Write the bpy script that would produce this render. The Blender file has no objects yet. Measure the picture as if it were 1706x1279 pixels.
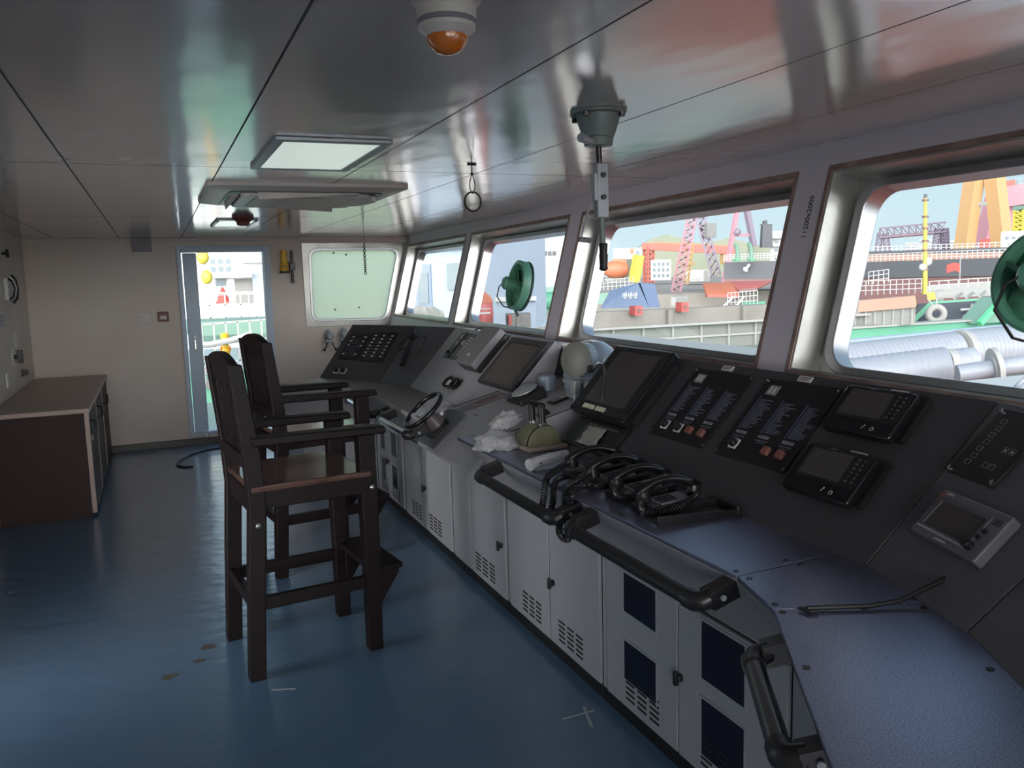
import bpy, bmesh, math, random
from mathutils import Vector as V, Matrix as Mx
random.seed(7)
SC=bpy.context.scene; COL=SC.collection
rad=math.radians
# ---------------------------------------------------------------- materials
MATS={}
def mat(name,col,rough=.5,metal=0.,spec=.5,bump=None,var=None,emit=None,coat=0.,stretch=(1,1,1)):
    m=bpy.data.materials.new(name); m.use_nodes=True; nt=m.node_tree; b=nt.nodes['Principled BSDF']
    b.inputs['Base Color'].default_value=(*col,1); b.inputs['Roughness'].default_value=rough
    b.inputs['Metallic'].default_value=metal; b.inputs['Specular IOR Level'].default_value=spec
    if coat: b.inputs['Coat Weight'].default_value=coat; b.inputs['Coat Roughness'].default_value=.12
    tc=None
    def coords():
        t=nt.nodes.new('ShaderNodeTexCoord'); mp=nt.nodes.new('ShaderNodeMapping'); mp.inputs['Scale'].default_value=stretch
        nt.links.new(t.outputs['Object'],mp.inputs['Vector']); return mp.outputs['Vector']
    if bump:
        n=nt.nodes.new('ShaderNodeTexNoise'); n.inputs['Scale'].default_value=bump[0]; n.inputs['Detail'].default_value=2
        nt.links.new(coords(),n.inputs['Vector'])
        k=nt.nodes.new('ShaderNodeBump'); k.inputs['Strength'].default_value=bump[1]; k.inputs['Distance'].default_value=bump[2] if len(bump)>2 else .01
        nt.links.new(n.outputs['Fac'],k.inputs['Height']); nt.links.new(k.outputs['Normal'],b.inputs['Normal'])
    if var:
        n=nt.nodes.new('ShaderNodeTexNoise'); n.inputs['Scale'].default_value=var[0]; n.inputs['Detail'].default_value=5
        nt.links.new(coords(),n.inputs['Vector'])
        r=nt.nodes.new('ShaderNodeValToRGB'); r.color_ramp.elements[0].position=.35; r.color_ramp.elements[1].position=.68
        r.color_ramp.elements[0].color=(*var[1],1); r.color_ramp.elements[1].color=(*col,1)
        nt.links.new(n.outputs['Fac'],r.inputs['Fac']); nt.links.new(r.outputs['Color'],b.inputs['Base Color'])
    if emit: b.inputs['Emission Color'].default_value=(*col,1); b.inputs['Emission Strength'].default_value=emit
    MATS[name]=m; return m
def lin(h):
    h=h.lstrip('#'); c=[int(h[i:i+2],16)/255 for i in (0,2,4)]
    return tuple(x/12.92 if x<=.04045 else ((x+.055)/1.055)**2.4 for x in c)
cream=mat('cream_wall_paint',lin('cfc4bc'),.45,bump=(3,.08,.02),var=(1.2,lin('c6b9ae')))
greywall=mat('grey_window_wall_paint',lin('c2bec8'),.4,bump=(6,.05))
steel=mat('brushed_stainless',(.48,.49,.465),.3,.6,bump=(9,.14,.012),var=(7,(.36,.36,.345)))
frameal=mat('window_frame_metal',(.42,.43,.45),.3,.9)
browntrim=mat('brown_edge_trim',lin('958078'),.5,var=(12,lin('75605a')))
doorpaint=mat('grey_blue_door_paint',lin('b3c2d2'),.4)
blackrub=mat('black_rubber',(.012,.012,.013),.45)
blackpl=mat('black_plastic',(.014,.014,.016),.35)
blackgl=mat('glossy_black_plastic',(.01,.01,.012),.16)
dpanel=mat('dark_panel_paint',(.05,.049,.055),.42,bump=(180,.08,.0006))
gpanel=mat('grey_panel_paint',(.095,.097,.108),.4,bump=(180,.08,.0006))
alupanel=mat('grey_metal_panel',(.36,.37,.395),.38,bump=(120,.05,.0006))
wtop=mat('speckled_dark_worktop',(.38,.41,.58),.31,.8,spec=.6,bump=(420,.25,.0005),var=(300,(.17,.18,.25)))
grtop=mat('reflection_grey_worktop',(.33,.32,.32),.33,bump=(200,.1,.0005),var=(2,(.26,.25,.25)))  # grey of the grazing reflection put into the far worktop's colour
cab=mat('pale_grey_cabinet_paint',lin('9da2a8'),.38,bump=(4,.03,.02))
cabd=mat('grey_fascia_paint',lin('98999c'),.38)
seamdark=mat('dark_gap',(.01,.01,.012),.8)
navy=mat('dark_navy_glass',(.012,.013,.026),.15)
wood=mat('dark_mahogany',lin('1d1315'),.5,spec=.22,bump=(14,.1,.004),var=(7,lin('110b0c')),stretch=(1,1,8))
woodseat=mat('polished_mahogany_seat',lin('5f4640'),.2,coat=.8,bump=(10,.1,.004),var=(5,lin('4c362f')),stretch=(1,6,1))
cabwood=mat('red_brown_cabinet_board',lin('2f1a18'),.55,spec=.3,var=(4,lin('281514')),stretch=(1,1,.3))
lamin=mat('brown_grey_laminate',lin('a8938a'),.35,var=(3,lin('978279')),stretch=(.4,1,1))
chrome=mat('chrome',(.7,.7,.72),.15,1.)
white=mat('white_plastic',lin('d5d6d3'),.4)
offw=mat('off_white_plastic',lin('c8c2bb'),.4)
greypl=mat('grey_plastic',lin('7d7b80'),.45)
ltgrey=mat('light_grey_metal',lin('a7adb2'),.35,.2)
screen=mat('dark_screen',(.065,.06,.063),.22)  # base colour raised to stand for the reflected ceiling
screenb=mat('brown_tinted_screen',(.10,.075,.07),.25)
redbt=mat('dull_red_button',lin('84584f'),.4)
keyw=mat('pale_keys',lin('b5b8b0'),.45)
keyg=mat('grey_print',lin('7c7f86'),.5)
bluepr=mat('blue_grey_print',lin('6c7284'),.5)
ylw=mat('yellow_plastic',lin('d9a92a'),.4)
orange=mat('amber_lens',lin('c56a1d'),.15,coat=.4)
dkred=mat('dark_red_plastic',lin('6d3a33'),.45)
gdome=mat('blue_grey_enamel',lin('8a97a6'),.3,coat=.3)
gdisc=mat('grey_enamel_lid',lin('70746f'),.4)
fangrn=mat('green_fan_plastic',lin('5d9a82'),.35)
fandk=mat('dark_green_fan_ring',lin('2b4a40'),.4)
telegr=mat('olive_grey_casting',lin('7d7d66'),.35,var=(6,lin('5f614c')))
beige=mat('beige_base_plate',lin('8d8478'),.4)
conegr=mat('grey_green_casting',lin('76827e'),.4)
diffuser=mat('lamp_diffuser',lin('d9e6de'),.25,spec=.7,emit=.55)
chalk=mat('chalk_line',lin('aeb4b8'),.8)
stain=mat('floor_stain',lin('55504a'),.7)
cordm=mat('black_coil_cord',(.012,.012,.013),.4)
paper=mat('paper_label',lin('c4c1bd'),.6)
inkm=mat('marker_ink',(.02,.02,.025),.7)
def glass_mat(name,tint=(.97,.99,.99),refl=.06):
    m=bpy.data.materials.new(name); m.use_nodes=True; nt=m.node_tree; nt.nodes.clear()
    o=nt.nodes.new('ShaderNodeOutputMaterial'); t=nt.nodes.new('ShaderNodeBsdfTransparent'); g=nt.nodes.new('ShaderNodeBsdfGlossy'); x=nt.nodes.new('ShaderNodeMixShader')
    t.inputs[0].default_value=(*tint,1); g.inputs['Roughness'].default_value=.02; x.inputs[0].default_value=refl
    nt.links.new(t.outputs[0],x.inputs[1]); nt.links.new(g.outputs[0],x.inputs[2]); nt.links.new(x.outputs[0],o.inputs[0]); return m
pane=glass_mat('window_glass')
def frost_mat():
    m=bpy.data.materials.new('frosted_glass'); m.use_nodes=True; nt=m.node_tree; nt.nodes.clear()
    o=nt.nodes.new('ShaderNodeOutputMaterial'); t=nt.nodes.new('ShaderNodeBsdfTranslucent'); g=nt.nodes.new('ShaderNodeBsdfRefraction'); x=nt.nodes.new('ShaderNodeMixShader')
    t.inputs[0].default_value=(.97,1,.84,1); g.inputs['Roughness'].default_value=.7; g.inputs['Color'].default_value=(1,1,.86,1); g.inputs['IOR'].default_value=1.05; x.inputs[0].default_value=.45
    nt.links.new(t.outputs[0],x.inputs[1]); nt.links.new(g.outputs[0],x.inputs[2]); nt.links.new(x.outputs[0],o.inputs[0]); return m
frost=frost_mat()
def bag_mat():
    m=bpy.data.materials.new('clear_plastic_film'); m.use_nodes=True; nt=m.node_tree; nt.nodes.clear()
    o=nt.nodes.new('ShaderNodeOutputMaterial'); t=nt.nodes.new('ShaderNodeBsdfTransparent'); g=nt.nodes.new('ShaderNodeBsdfPrincipled'); x=nt.nodes.new('ShaderNodeMixShader')
    g.inputs['Base Color'].default_value=(.75,.77,.8,1); g.inputs['Roughness'].default_value=.18; x.inputs[0].default_value=.55
    nt.links.new(t.outputs[0],x.inputs[1]); nt.links.new(g.outputs[0],x.inputs[2]); nt.links.new(x.outputs[0],o.inputs[0]); return m
bagm=bag_mat()
# floor and ceiling with procedural patterns
def floor_mat():
    m=mat('blue_deck_paint',(.09,.175,.28),.28,spec=.8,coat=.6,bump=(7,.5,.012),var=(.8,(.08,.155,.25)),stretch=(.7,1.2,1))
    b=m.node_tree.nodes['Principled BSDF']; b.inputs['Coat Roughness'].default_value=.16
    for n in m.node_tree.nodes:
        if n.type=='BUMP': m.node_tree.links.new(n.outputs['Normal'],b.inputs['Coat Normal'])
    return m
floorm=floor_mat()
def ceil_mat():
    m=mat('grey_ceiling_panels',(.68,.64,.62),.2,.4,spec=.9,bump=(2.2,.16,.03),stretch=(1.6,.8,1))
    nt=m.node_tree;b=nt.nodes['Principled BSDF']
    t=nt.nodes.new('ShaderNodeTexCoord'); s=nt.nodes.new('ShaderNodeSeparateXYZ'); nt.links.new(t.outputs['Object'],s.inputs[0])
    def line(out,off,pitch,w):
        a=nt.nodes.new('ShaderNodeMath'); a.operation='SUBTRACT'; a.inputs[1].default_value=off-10*pitch; nt.links.new(out,a.inputs[0])
        q=nt.nodes.new('ShaderNodeMath'); q.operation='MODULO'; q.inputs[1].default_value=pitch; nt.links.new(a.outputs[0],q.inputs[0])
        c=nt.nodes.new('ShaderNodeMath'); c.operation='LESS_THAN'; c.inputs[1].default_value=w; nt.links.new(q.outputs[0],c.inputs[0]); return c.outputs[0]
    lx=line(s.outputs['X'],-.278,.562,.006); ly=line(s.outputs['Y'],3.70,2.69,.009)
    mx=nt.nodes.new('ShaderNodeMath'); mx.operation='MAXIMUM'; nt.links.new(lx,mx.inputs[0]); nt.links.new(ly,mx.inputs[1])
    mix=nt.nodes.new('ShaderNodeMix'); mix.data_type='RGBA'; mix.inputs[6].default_value=(.68,.64,.62,1); mix.inputs[7].default_value=(.05,.05,.05,1)
    nt.links.new(mx.outputs[0],mix.inputs[0]); nt.links.new(mix.outputs[2],b.inputs['Base Color'])
    r=nt.nodes.new('ShaderNodeMapRange'); r.inputs['To Min'].default_value=.14; r.inputs['To Max'].default_value=.8
    nt.links.new(mx.outputs[0],r.inputs['Value']); nt.links.new(r.outputs[0],b.inputs['Roughness'])
    return m
ceilm=ceil_mat()
# ---------------------------------------------------------------- mesh helpers
class MB:
    def __init__(s): s.b=bmesh.new()
    def face(s,pts):
        try: s.b.faces.new([s.b.verts.new(p) for p in pts])
        except ValueError: pass
        return s
    def hexa(s,p):   # 8 points: bottom 4 ccw, top 4
        v=[s.b.verts.new(q) for q in p]
        for f in ((3,2,1,0),(4,5,6,7),(0,1,5,4),(1,2,6,5),(2,3,7,6),(3,0,4,7)): s.b.faces.new([v[i] for i in f])
        return s
    def box(s,x0,x1,y0,y1,z0,z1):
        return s.hexa([(x0,y0,z0),(x1,y0,z0),(x1,y1,z0),(x0,y1,z0),(x0,y0,z1),(x1,y0,z1),(x1,y1,z1),(x0,y1,z1)])
    def cbox(s,c,d): return s.box(c[0]-d[0]/2,c[0]+d[0]/2,c[1]-d[1]/2,c[1]+d[1]/2,c[2]-d[2]/2,c[2]+d[2]/2)
    def beam(s,p0,p1,w,t=None,up=(0,0,1)):
        p0,p1=V(p0),V(p1); t=t or w; d=(p1-p0).normalized(); up=V(up)
        if abs(d.dot(up))>.98: up=V((1,0,0))
        a=d.cross(up).normalized()*w/2; b=a.cross(d).normalized()*t/2
        return s.hexa([p0-a-b,p0+a-b,p0+a+b,p0-a+b,p1-a-b,p1+a-b,p1+a+b,p1-a+b])
    def prism(s,pts,ex):
        """planar loop pts extruded by vector ex"""
        ex=V(ex); a=[s.b.verts.new(V(p)) for p in pts]; c=[s.b.verts.new(V(p)+ex) for p in pts]; n=len(pts)
        s.b.faces.new(a[::-1]); s.b.faces.new(c)
        for i in range(n): s.b.faces.new((a[i],a[(i+1)%n],c[(i+1)%n],c[i]))
        return s
    def cyl(s,p0,p1,r0,r1=None,n=16):
        p0,p1=V(p0),V(p1); r1=r0 if r1 is None else r1; d=(p1-p0).normalized()
        a=d.orthogonal().normalized(); b=d.cross(a)
        A=[];B=[]
        for i in range(n):
            t=2*math.pi*i/n; k=a*math.cos(t)+b*math.sin(t); A.append(s.b.verts.new(p0+k*r0)); B.append(s.b.verts.new(p1+k*max(r1,1e-4)))
        s.b.faces.new(A[::-1]); s.b.faces.new(B)
        for i in range(n): s.b.faces.new((A[i],A[(i+1)%n],B[(i+1)%n],B[i]))
        return s
    def lathe(s,prof,n=24,o=(0,0,0),ax=(0,0,1),ref=None):
        """prof: (radius, height) along axis"""
        o=V(o);d=V(ax).normalized();a=d.orthogonal().normalized();b=d.cross(a);rings=[]
        for r,h in prof:
            rings.append([s.b.verts.new(o+d*h+(a*math.cos(2*math.pi*i/n)+b*math.sin(2*math.pi*i/n))*max(r,1e-4)) for i in range(n)])
        for q in range(len(rings)-1):
            for i in range(n): s.b.faces.new((rings[q][i],rings[q][(i+1)%n],rings[q+1][(i+1)%n],rings[q+1][i]))
        s.b.faces.new(rings[0][::-1]); s.b.faces.new(rings[-1]); return s
    def tube(s,pts,r,n=8,closed=False,sx=1.,rs=None):
        pts=[V(p) for p in pts];m=len(pts);rings=[];pa=None
        for i,p in enumerate(pts):
            if closed: d=(pts[(i+1)%m]-pts[i-1])
            else: d=(pts[min(i+1,m-1)]-pts[max(i-1,0)])
            d.normalize()
            a=d.orthogonal().normalized() if pa is None else (pa-d*pa.dot(d)).normalized()
            pa=a;b=d.cross(a);rr=rs[i] if rs else r
            rings.append([s.b.verts.new(p+a*math.cos(2*math.pi*k/n)*rr*sx+b*math.sin(2*math.pi*k/n)*rr) for k in range(n)])
        for q in range(m if closed else m-1):
            A=rings[q];B=rings[(q+1)%m]
            off=0
            if closed and q==m-1:
                off=min(range(n),key=lambda o:(A[0].co-B[o].co).length)
            for k in range(n): s.b.faces.new((A[k],A[(k+1)%n],B[(k+1+off)%n],B[(k+off)%n]))
        if not closed: s.b.faces.new(rings[0][::-1]); s.b.faces.new(rings[-1])
        return s
    def ring(s,mp,o,i,n0,n1):
        """solid ring between rounded rects o,i=(u0,v0,u1,v1,r); mp maps (u,v,n)"""
        A=rr(*o);B=rr(*i);m=len(A)
        L=[[s.b.verts.new(mp(u,v,n)) for u,v in P] for P in (A,B) for n in (n0,n1)]
        for k in range(m):
            j=(k+1)%m
            for a,b in ((0,1),(1,3),(3,2),(2,0)): s.b.faces.new((L[a][k],L[a][j],L[b][j],L[b][k]))
        return s
    def plate(s,mp,o,n0,n1):
        A=rr(*o); a=[s.b.verts.new(mp(u,v,n0)) for u,v in A]; c=[s.b.verts.new(mp(u,v,n1)) for u,v in A]; n=len(A)
        s.b.faces.new(a[::-1]); s.b.faces.new(c)
        for i in range(n): s.b.faces.new((a[i],a[(i+1)%n],c[(i+1)%n],c[i]))
        return s
    def sph(s,c,r,sc=(1,1,1),n=16):
        bmesh.ops.create_uvsphere(s.b,u_segments=n,v_segments=max(6,n//2),radius=r,matrix=Mx.Translation(c)@Mx.Diagonal((*sc,1))); return s
def rr(u0,v0,u1,v1,r,k=7):
    P=[]
    for cx,cy,a in ((u1-r,v0+r,-90),(u1-r,v1-r,0),(u0+r,v1-r,90),(u0+r,v0+r,180)):
        for i in range(k): t=rad(a+90*i/(k-1)); P.append((cx+r*math.cos(t),cy+r*math.sin(t)))
    return P
ID=lambda u,v,n:(u,v,n)
def obj(name,mb,m,parent=None,bevel=0,smooth=35,seg=2):
    bm=mb.b if isinstance(mb,MB) else mb
    bmesh.ops.remove_doubles(bm,verts=bm.verts,dist=1e-6)
    bmesh.ops.recalc_face_normals(bm,faces=bm.faces)
    me=bpy.data.meshes.new(name); bm.to_mesh(me); bm.free()
    if smooth:
        me.polygons.foreach_set('use_smooth',[True]*len(me.polygons)); me.set_sharp_from_angle(angle=rad(smooth))
    for k in (m if isinstance(m,list) else [m]): me.materials.append(k)
    o=bpy.data.objects.new(name,me); COL.objects.link(o)
    if parent: o.parent=parent
    if bevel:
        b=o.modifiers.new('bevel','BEVEL'); b.width=bevel; b.segments=seg; b.limit_method='ANGLE'; b.angle_limit=rad(40)
    return o
def tag(o,label,cat,group=None,kind=None):
    o['label']=label; o['category']=cat
    if group: o['group']=group
    if kind: o['kind']=kind
    return o
def thing(name,label,cat,mtx=None,group=None,loc=None,rz=0):
    o=bpy.data.objects.new(name,None); COL.objects.link(o); o.empty_display_size=.05
    if mtx is not None: o.matrix_world=mtx
    elif loc is not None: o.matrix_world=Mx.Translation(loc)@Mx.Rotation(rz,4,'Z')
    return tag(o,label,cat,group)
def struct(name,mb,m,parent=None,bevel=0,smooth=35):
    o=obj(name,mb,m,parent,bevel,smooth)
    if not parent: o['kind']='structure'
    return o
def copy_tree(o,parent=None):
    c=o.copy(); COL.objects.link(c)
    if parent: c.parent=parent; c.matrix_parent_inverse=o.matrix_parent_inverse.copy()
    for ch in list(o.children): copy_tree(ch,c)
    return c
def frame(o,X,Y):
    X=V(X).normalized(); Z=X.cross(V(Y)).normalized(); Y=Z.cross(X)
    return Mx(((X.x,Y.x,Z.x,o[0]),(X.y,Y.y,Z.y,o[1]),(X.z,Y.z,Z.z,o[2]),(0,0,0,1)))
def text_mesh(txt,size,parent,m,mtx,name='lettering',depth=.0006,font=None):
    c=bpy.data.curves.new('tmp','FONT'); c.body=txt; c.size=size; c.extrude=depth; c.align_x='CENTER'; c.align_y='CENTER'
    t=bpy.data.objects.new('tmp',c); COL.objects.link(t); bpy.context.view_layer.update()
    me=bpy.data.meshes.new_from_object(t.evaluated_get(bpy.context.evaluated_depsgraph_get()))
    bpy.data.objects.remove(t); bpy.data.curves.remove(c)
    me.materials.clear(); me.materials.append(m); me.name=name
    o=bpy.data.objects.new(name,me); COL.objects.link(o); o.parent=parent; o.matrix_local=mtx; return o

# ---------------------------------------------------------------- room shell
YE=9.2; YN=-1.9; ZC=2.13; XA=-1.12
def FW(y,z,n): return V((2.33+.036*y+.258*(z-ZC)+.968*n, y-.035*n, z-.25*n))
def fwbox(mb,y0,y1,z0,z1,n0,n1):
    return mb.hexa([FW(y0,z0,n0),FW(y0,z0,n1),FW(y1,z0,n1),FW(y1,z0,n0),FW(y0,z1,n0),FW(y0,z1,n1),FW(y1,z1,n1),FW(y1,z1,n0)])
struct('floor',MB().box(XA-.12,2.6,YN-.1,YE+.12,-.1,0),floorm)
struct('ceiling',MB().prism([(XA-.12,YN-.1,ZC),(2.50,YN-.1,ZC),(2.90,YE+.12,ZC),(XA-.12,YE+.12,ZC)],(0,0,.08)),ceilm)
W=[(7.0,9.08),(4.85,6.83),(2.70,4.65),(.55,2.50),(-1.62,.33)]
ZB,ZT=1.27,2.022
mb=MB(); fwbox(mb,YN-.1,YE+.1,0,ZB,0,.16); fwbox(mb,YN-.1,YE+.1,ZT,ZC+.06,0,.16)
ed=[YE+.1]+[v for w in W for v in (w[1],w[0])]+[YN-.1]
for i in range(0,len(ed),2): fwbox(mb,ed[i+1],ed[i],ZB,ZT,0,.16)
struct('wall_front',mb,greywall)
for k,(y0,y1) in enumerate(W):
    n=f'window_{k+1}'; yt0,yt1=y0,y1
    mb=MB()   # stainless lining of the opening
    for a in ((y0,y0+.012,ZB,ZT),(y1-.012,y1,ZB,ZT),(y0+.012,y1-.012,ZT-.012,ZT),(y0+.012,y1-.012,ZB,ZB+.012)): fwbox(mb,*a,.002,.165)
    wn=struct(n,mb,steel); 
    mp=lambda u,v,q: FW(u,v,q)
    g=MB().ring(mp,(y0+.012,ZB+.012,y1-.012,ZT-.012,.004),(y0+.07,ZB+.03,y1-.07,ZT-.035,.085),.13,.145)
    struct('frame',g,steel,wn)
    g=MB().ring(mp,(y0+.045,ZB+.02,y1-.045,ZT-.022,.105),(y0+.085,ZB+.05,y1-.085,ZT-.05,.09),.105,.185)
    struct('glazing_rim',g,frameal,wn,.004)
    struct('pane',MB().plate(mp,(y0+.075,ZB+.042,y1-.075,ZT-.042,.085),.163,.168),pane,wn)
    g=MB().ring(mp,(y0-.016,ZB-.016,y1+.016,ZT+.016,.004),(y0+.003,ZB+.003,y1-.003,ZT-.003,.004),-.003,.004)
    struct('edge_trim',g,browntrim,wn)
# end wall with doorway and frosted window
def xz(y,pts): return [(p[0],y,p[1]) for p in pts]
xw=lambda z: FW(YE,z,0).x
mb=MB(); T=(0,.12,0)
for q in ([(XA-.12,0),(.24,0),(.24,ZC+.05),(XA-.12,ZC+.05)],[(.24,2.04),(1.14,2.04),(1.14,ZC+.05),(.24,ZC+.05)],[(.24,0),(1.14,0),(1.14,.1),(.24,.1)],
          [(1.14,0),(1.49,0),(1.49,ZC+.05),(1.14,ZC+.05)],[(1.49,0),(2.3,0),(2.43,1.16),(1.49,1.18)],[(1.49,2.06),(2.66,2.06),(2.69,ZC+.05),(1.49,ZC+.05)]): mb.prism(xz(YE,q),T)
struct('wall_end',mb,cream)
mb=MB().box(XA-.12,XA,YN-.1,YE+.12,2.03,ZC+.05)
ADDED_OPENINGS=[(3.0,3.95,.1)]  # unseen aft doorway, added to let light onto the floor
e0=YN-.1
for a,b,z in ADDED_OPENINGS:
    mb.box(XA-.12,XA,e0,a,0,2.03); mb.box(XA-.12,XA,a,b,0,z); e0=b
mb.box(XA-.12,XA,e0,YE+.12,0,2.03)
struct('wall_aft',mb,cream)
for k,(a,b,z) in enumerate(ADDED_OPENINGS):
    nm=f'window_{8+k}' if z>.5 else f'door_{2+k}'
    wn=struct(nm,MB().ring(lambda u,v,n:(XA-n,u,v),(a,z,b,2.03,.01),(a+.06,z+.05,b-.06,1.97,.05),.02,.1),frameal)
    if z>.5: struct('pane',MB().box(XA-.07,XA-.062,a+.04,b-.04,z+.03,1.99),pane,wn)
struct('aft_deck',MB().box(XA-3,XA-.125,YN-1,YE+.5,-.12,-.02),floorm)
struct('added_sun_shield',MB().box(XA-1.1,XA-.12,YN-1,YE+.5,2.2,2.3),greywall)  # unseen overhang added to keep direct sun out of the aft opening
mb=MB()
for q in ([(XA-.12,0),(2.3,0),(2.3,.35),(XA-.12,.35)],[(XA-.12,2.02),(2.7,2.02),(2.7,ZC+.05),(XA-.12,ZC+.05)],[(XA-.12,.35),(-1.0,.35),(-1.0,2.02),(XA-.12,2.02)],[(.55,.35),(.65,.35),(.65,2.02),(.55,2.02)],[(2.1,.35),(2.3,.35),(2.5,2.02),(2.1,2.02)]): mb.prism(xz(YN-.1,q),(0,.1,0))
struct('wall_near',mb,cream)
struct('window_6',MB().box(.65,2.1,YN-.07,YN-.06,.35,2.02),pane)  # large panes behind the camera, added to light the room
struct('window_12',MB().box(-1.0,.55,YN-.07,YN-.06,.35,2.02),pane)
struct('baseboard_end',MB().box(XA,1.49,YE-.018,YE,0,.07),blackrub,bevel=.003)
struct('trim_1',MB().box(XA,2.66,YE-.012,YE,ZC-.03,ZC),cream,bevel=.003)
struct('trim_2',MB().box(XA,XA+.012,YN,YE,ZC-.03,ZC),cream,bevel=.003)
# frosted end window
TL,TR,BR,BL=(1.482,2.069),(2.652,2.065),(2.418,1.152),(1.488,1.176)
def bil(u,v,n):
    x=(TL[0]*(1-u)+TR[0]*u)*v+(BL[0]*(1-u)+BR[0]*u)*(1-v); z=(TL[1]*(1-u)+TR[1]*u)*v+(BL[1]*(1-u)+BR[1]*u)*(1-v)
    return (x,YE+n,z)
wn=struct('window_7',MB().ring(bil,(0,0,1,1,.005),(.07,.075,.93,.925,.09),-.012,.03),steel,bevel=.003)
struct('glazing_rim',MB().ring(bil,(.06,.062,.94,.938,.09),(.085,.09,.915,.91,.085),-.02,.06),frameal,wn,.004)
struct('pane',MB().plate(bil,(.075,.08,.925,.92,.08),.012,.018),frost,wn)
for p in ((.42,.86),(.33,.2),(.6,.22),(.3,.88)):
    c=bil(p[0],p[1],.008); struct('glass_speck',MB().cyl((c[0],YE+.0115,c[2]),(c[0],YE+.0085,c[2]),.012,n=10),greypl,wn)
# doorway with the sliding door pushed back
mb=MB()
for a in ((.235,.275,.1,2.045),(1.095,1.145,.1,2.045),(.275,1.095,1.985,2.045),(.275,1.095,.1,.135)): mb.box(a[0],a[1],YE-.02,YE+.14,a[2],a[3])
d=struct('door_1',mb,doorpaint,bevel=.004)
struct('door_leaf',MB().box(.29,.425,YE+.05,YE+.09,.14,1.98),doorpaint,d,.004)
struct('lock_plate',MB().box(.335,.375,YE+.042,YE+.05,.98,1.14),ltgrey,d,.003)
struct('door_handle',MB().tube([(.355,YE+.045,1.1),(.355,YE+.0,1.09),(.355,YE-.005,1.0)],.008).sph((.355,YE+.03,1.03),.014),chrome,d)
struct('edge_strip',MB().box(1.075,1.09,YE+.03,YE+.07,.14,1.98),ltgrey,d)
# ---------------------------------------------------------------- ceiling fittings
def ceilthing(nm,l,c,loc,g=None): return thing(nm,l,c,loc=loc,group=g)
t=ceilthing('alarm_sounder','white round alarm sounder with amber dome under the ceiling','alarm',(.503,1.44,ZC))
obj('body',MB().lathe([(.06,0),(.06,-.006),(.052,-.008),(.052,-.03),(.050,-.034),(.050,-.05),(.034,-.062)],28),offw,t)
obj('amber_dome',MB().lathe([(.036,-.062),(.036,-.068),(.031,-.078),(.02,-.088),(.006,-.092)],24),orange,t)
obj('rim',MB().lathe([(.0505,-.034),(.0525,-.036),(.0525,-.041),(.0505,-.043)],28),greypl,t)
t=ceilthing('ceiling_lamp','large square recessed ceiling lamp with pale diffuser, nearer of two','lamp',(.6,3.27,ZC))
hx,hy=.165,.345
obj('frame',MB().ring(lambda u,v,n:(u,v,-n),(-hx-.035,-hy-.035,hx+.035,hy+.035,.01),(-hx,-hy,hx,hy,.008),0,.014),ltgrey,t,.003)
obj('diffuser',MB().plate(lambda u,v,n:(u,v,-n),(-hx,-hy,hx,hy,.008),0,.010),diffuser,t)
t=ceilthing('ceiling_lamp','small square ceiling lamp with screwed cover near the far doorway','lamp',(.61,6.95,ZC))
obj('frame',MB().ring(lambda u,v,n:(u,v,-n),(-.15,-.37,.15,.37,.01),(-.125,-.345,.125,.345,.008),0,.012),ltgrey,t,.003)
obj('diffuser',MB().plate(lambda u,v,n:(u,v,-n),(-.125,-.345,.125,.345,.008),0,.010),diffuser,t)
for sx,sy in ((-.137,-.3),(.137,-.3),(-.137,.3),(.137,.3)): obj('screw',MB().cyl((sx,sy,-.012),(sx,sy,-.018),.009,n=8),blackpl,t)
t=ceilthing('air_conditioner','white ceiling cassette air conditioner with square grille','air conditioner',(.757,4.70,ZC))
up=lambda u,v,n:(u,v,-n)
H=.49
mb=MB()
L=[rr(-H,-H,H,H,.06),rr(-H,-H,H,H,.06),rr(-H+.06,-H+.06,H-.06,H-.06,.08),rr(-H+.085,-H+.085,H-.085,H-.085,.09)]; hs=[0,.016,.03,.03]
R_=[[mb.b.verts.new((u,v,-h)) for u,v in P] for P,h in zip(L,hs)]
for q in range(3):
    for i in range(28): mb.b.faces.new((R_[q][i],R_[q][(i+1)%28],R_[q+1][(i+1)%28],R_[q+1][i]))
mb.b.faces.new(R_[3])
obj('housing',mb,offw,t)
obj('air_slot',MB().ring(up,(-.385,-.385,.385,.385,.09),(-.325,-.325,.325,.325,.06),.026,.034),blackpl,t)
for a in range(4):
    c,s=math.cos(a*math.pi/2),math.sin(a*math.pi/2)
    f=lambda x,y,z:(x*c-y*s,x*s+y*c,z)
    obj('louvre',MB().hexa([f(-.25,.335,-.033),f(.25,.335,-.033),f(.25,.365,-.033),f(-.25,.365,-.033),f(-.25,.335,-.044),f(.25,.335,-.044),f(.25,.36,-.07),f(-.25,.36,-.04)]),offw,t,.002)
obj('grille_panel',MB().plate(up,(-.325,-.325,.325,.325,.05),.028,.05),offw,t,.006)
mb=MB().plate(up,(-.26,-.26,.26,.26,.03),.0495,.0505)
obj('grille_mesh',mb,greypl,t)
mb=MB()
for i in range(-15,16): mb.box(i*.016-.003,i*.016+.003,-.25,.25,-.054,-.0505); mb.box(-.25,.25,i*.016-.003,i*.016+.003,-.054,-.0505)
obj('grille_bars',mb,offw,t)
t=ceilthing('smoke_detector','small red-brown smoke detector on the ceiling between cassette and lamp','detector',(.62,6.31,ZC))
obj('base',MB().lathe([(.075,0),(.075,-.015),(.06,-.03),(.045,-.045)],24),dkred,t); obj('head',MB().lathe([(.045,-.045),(.045,-.06),(.03,-.068)],20),dkred,t)
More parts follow.
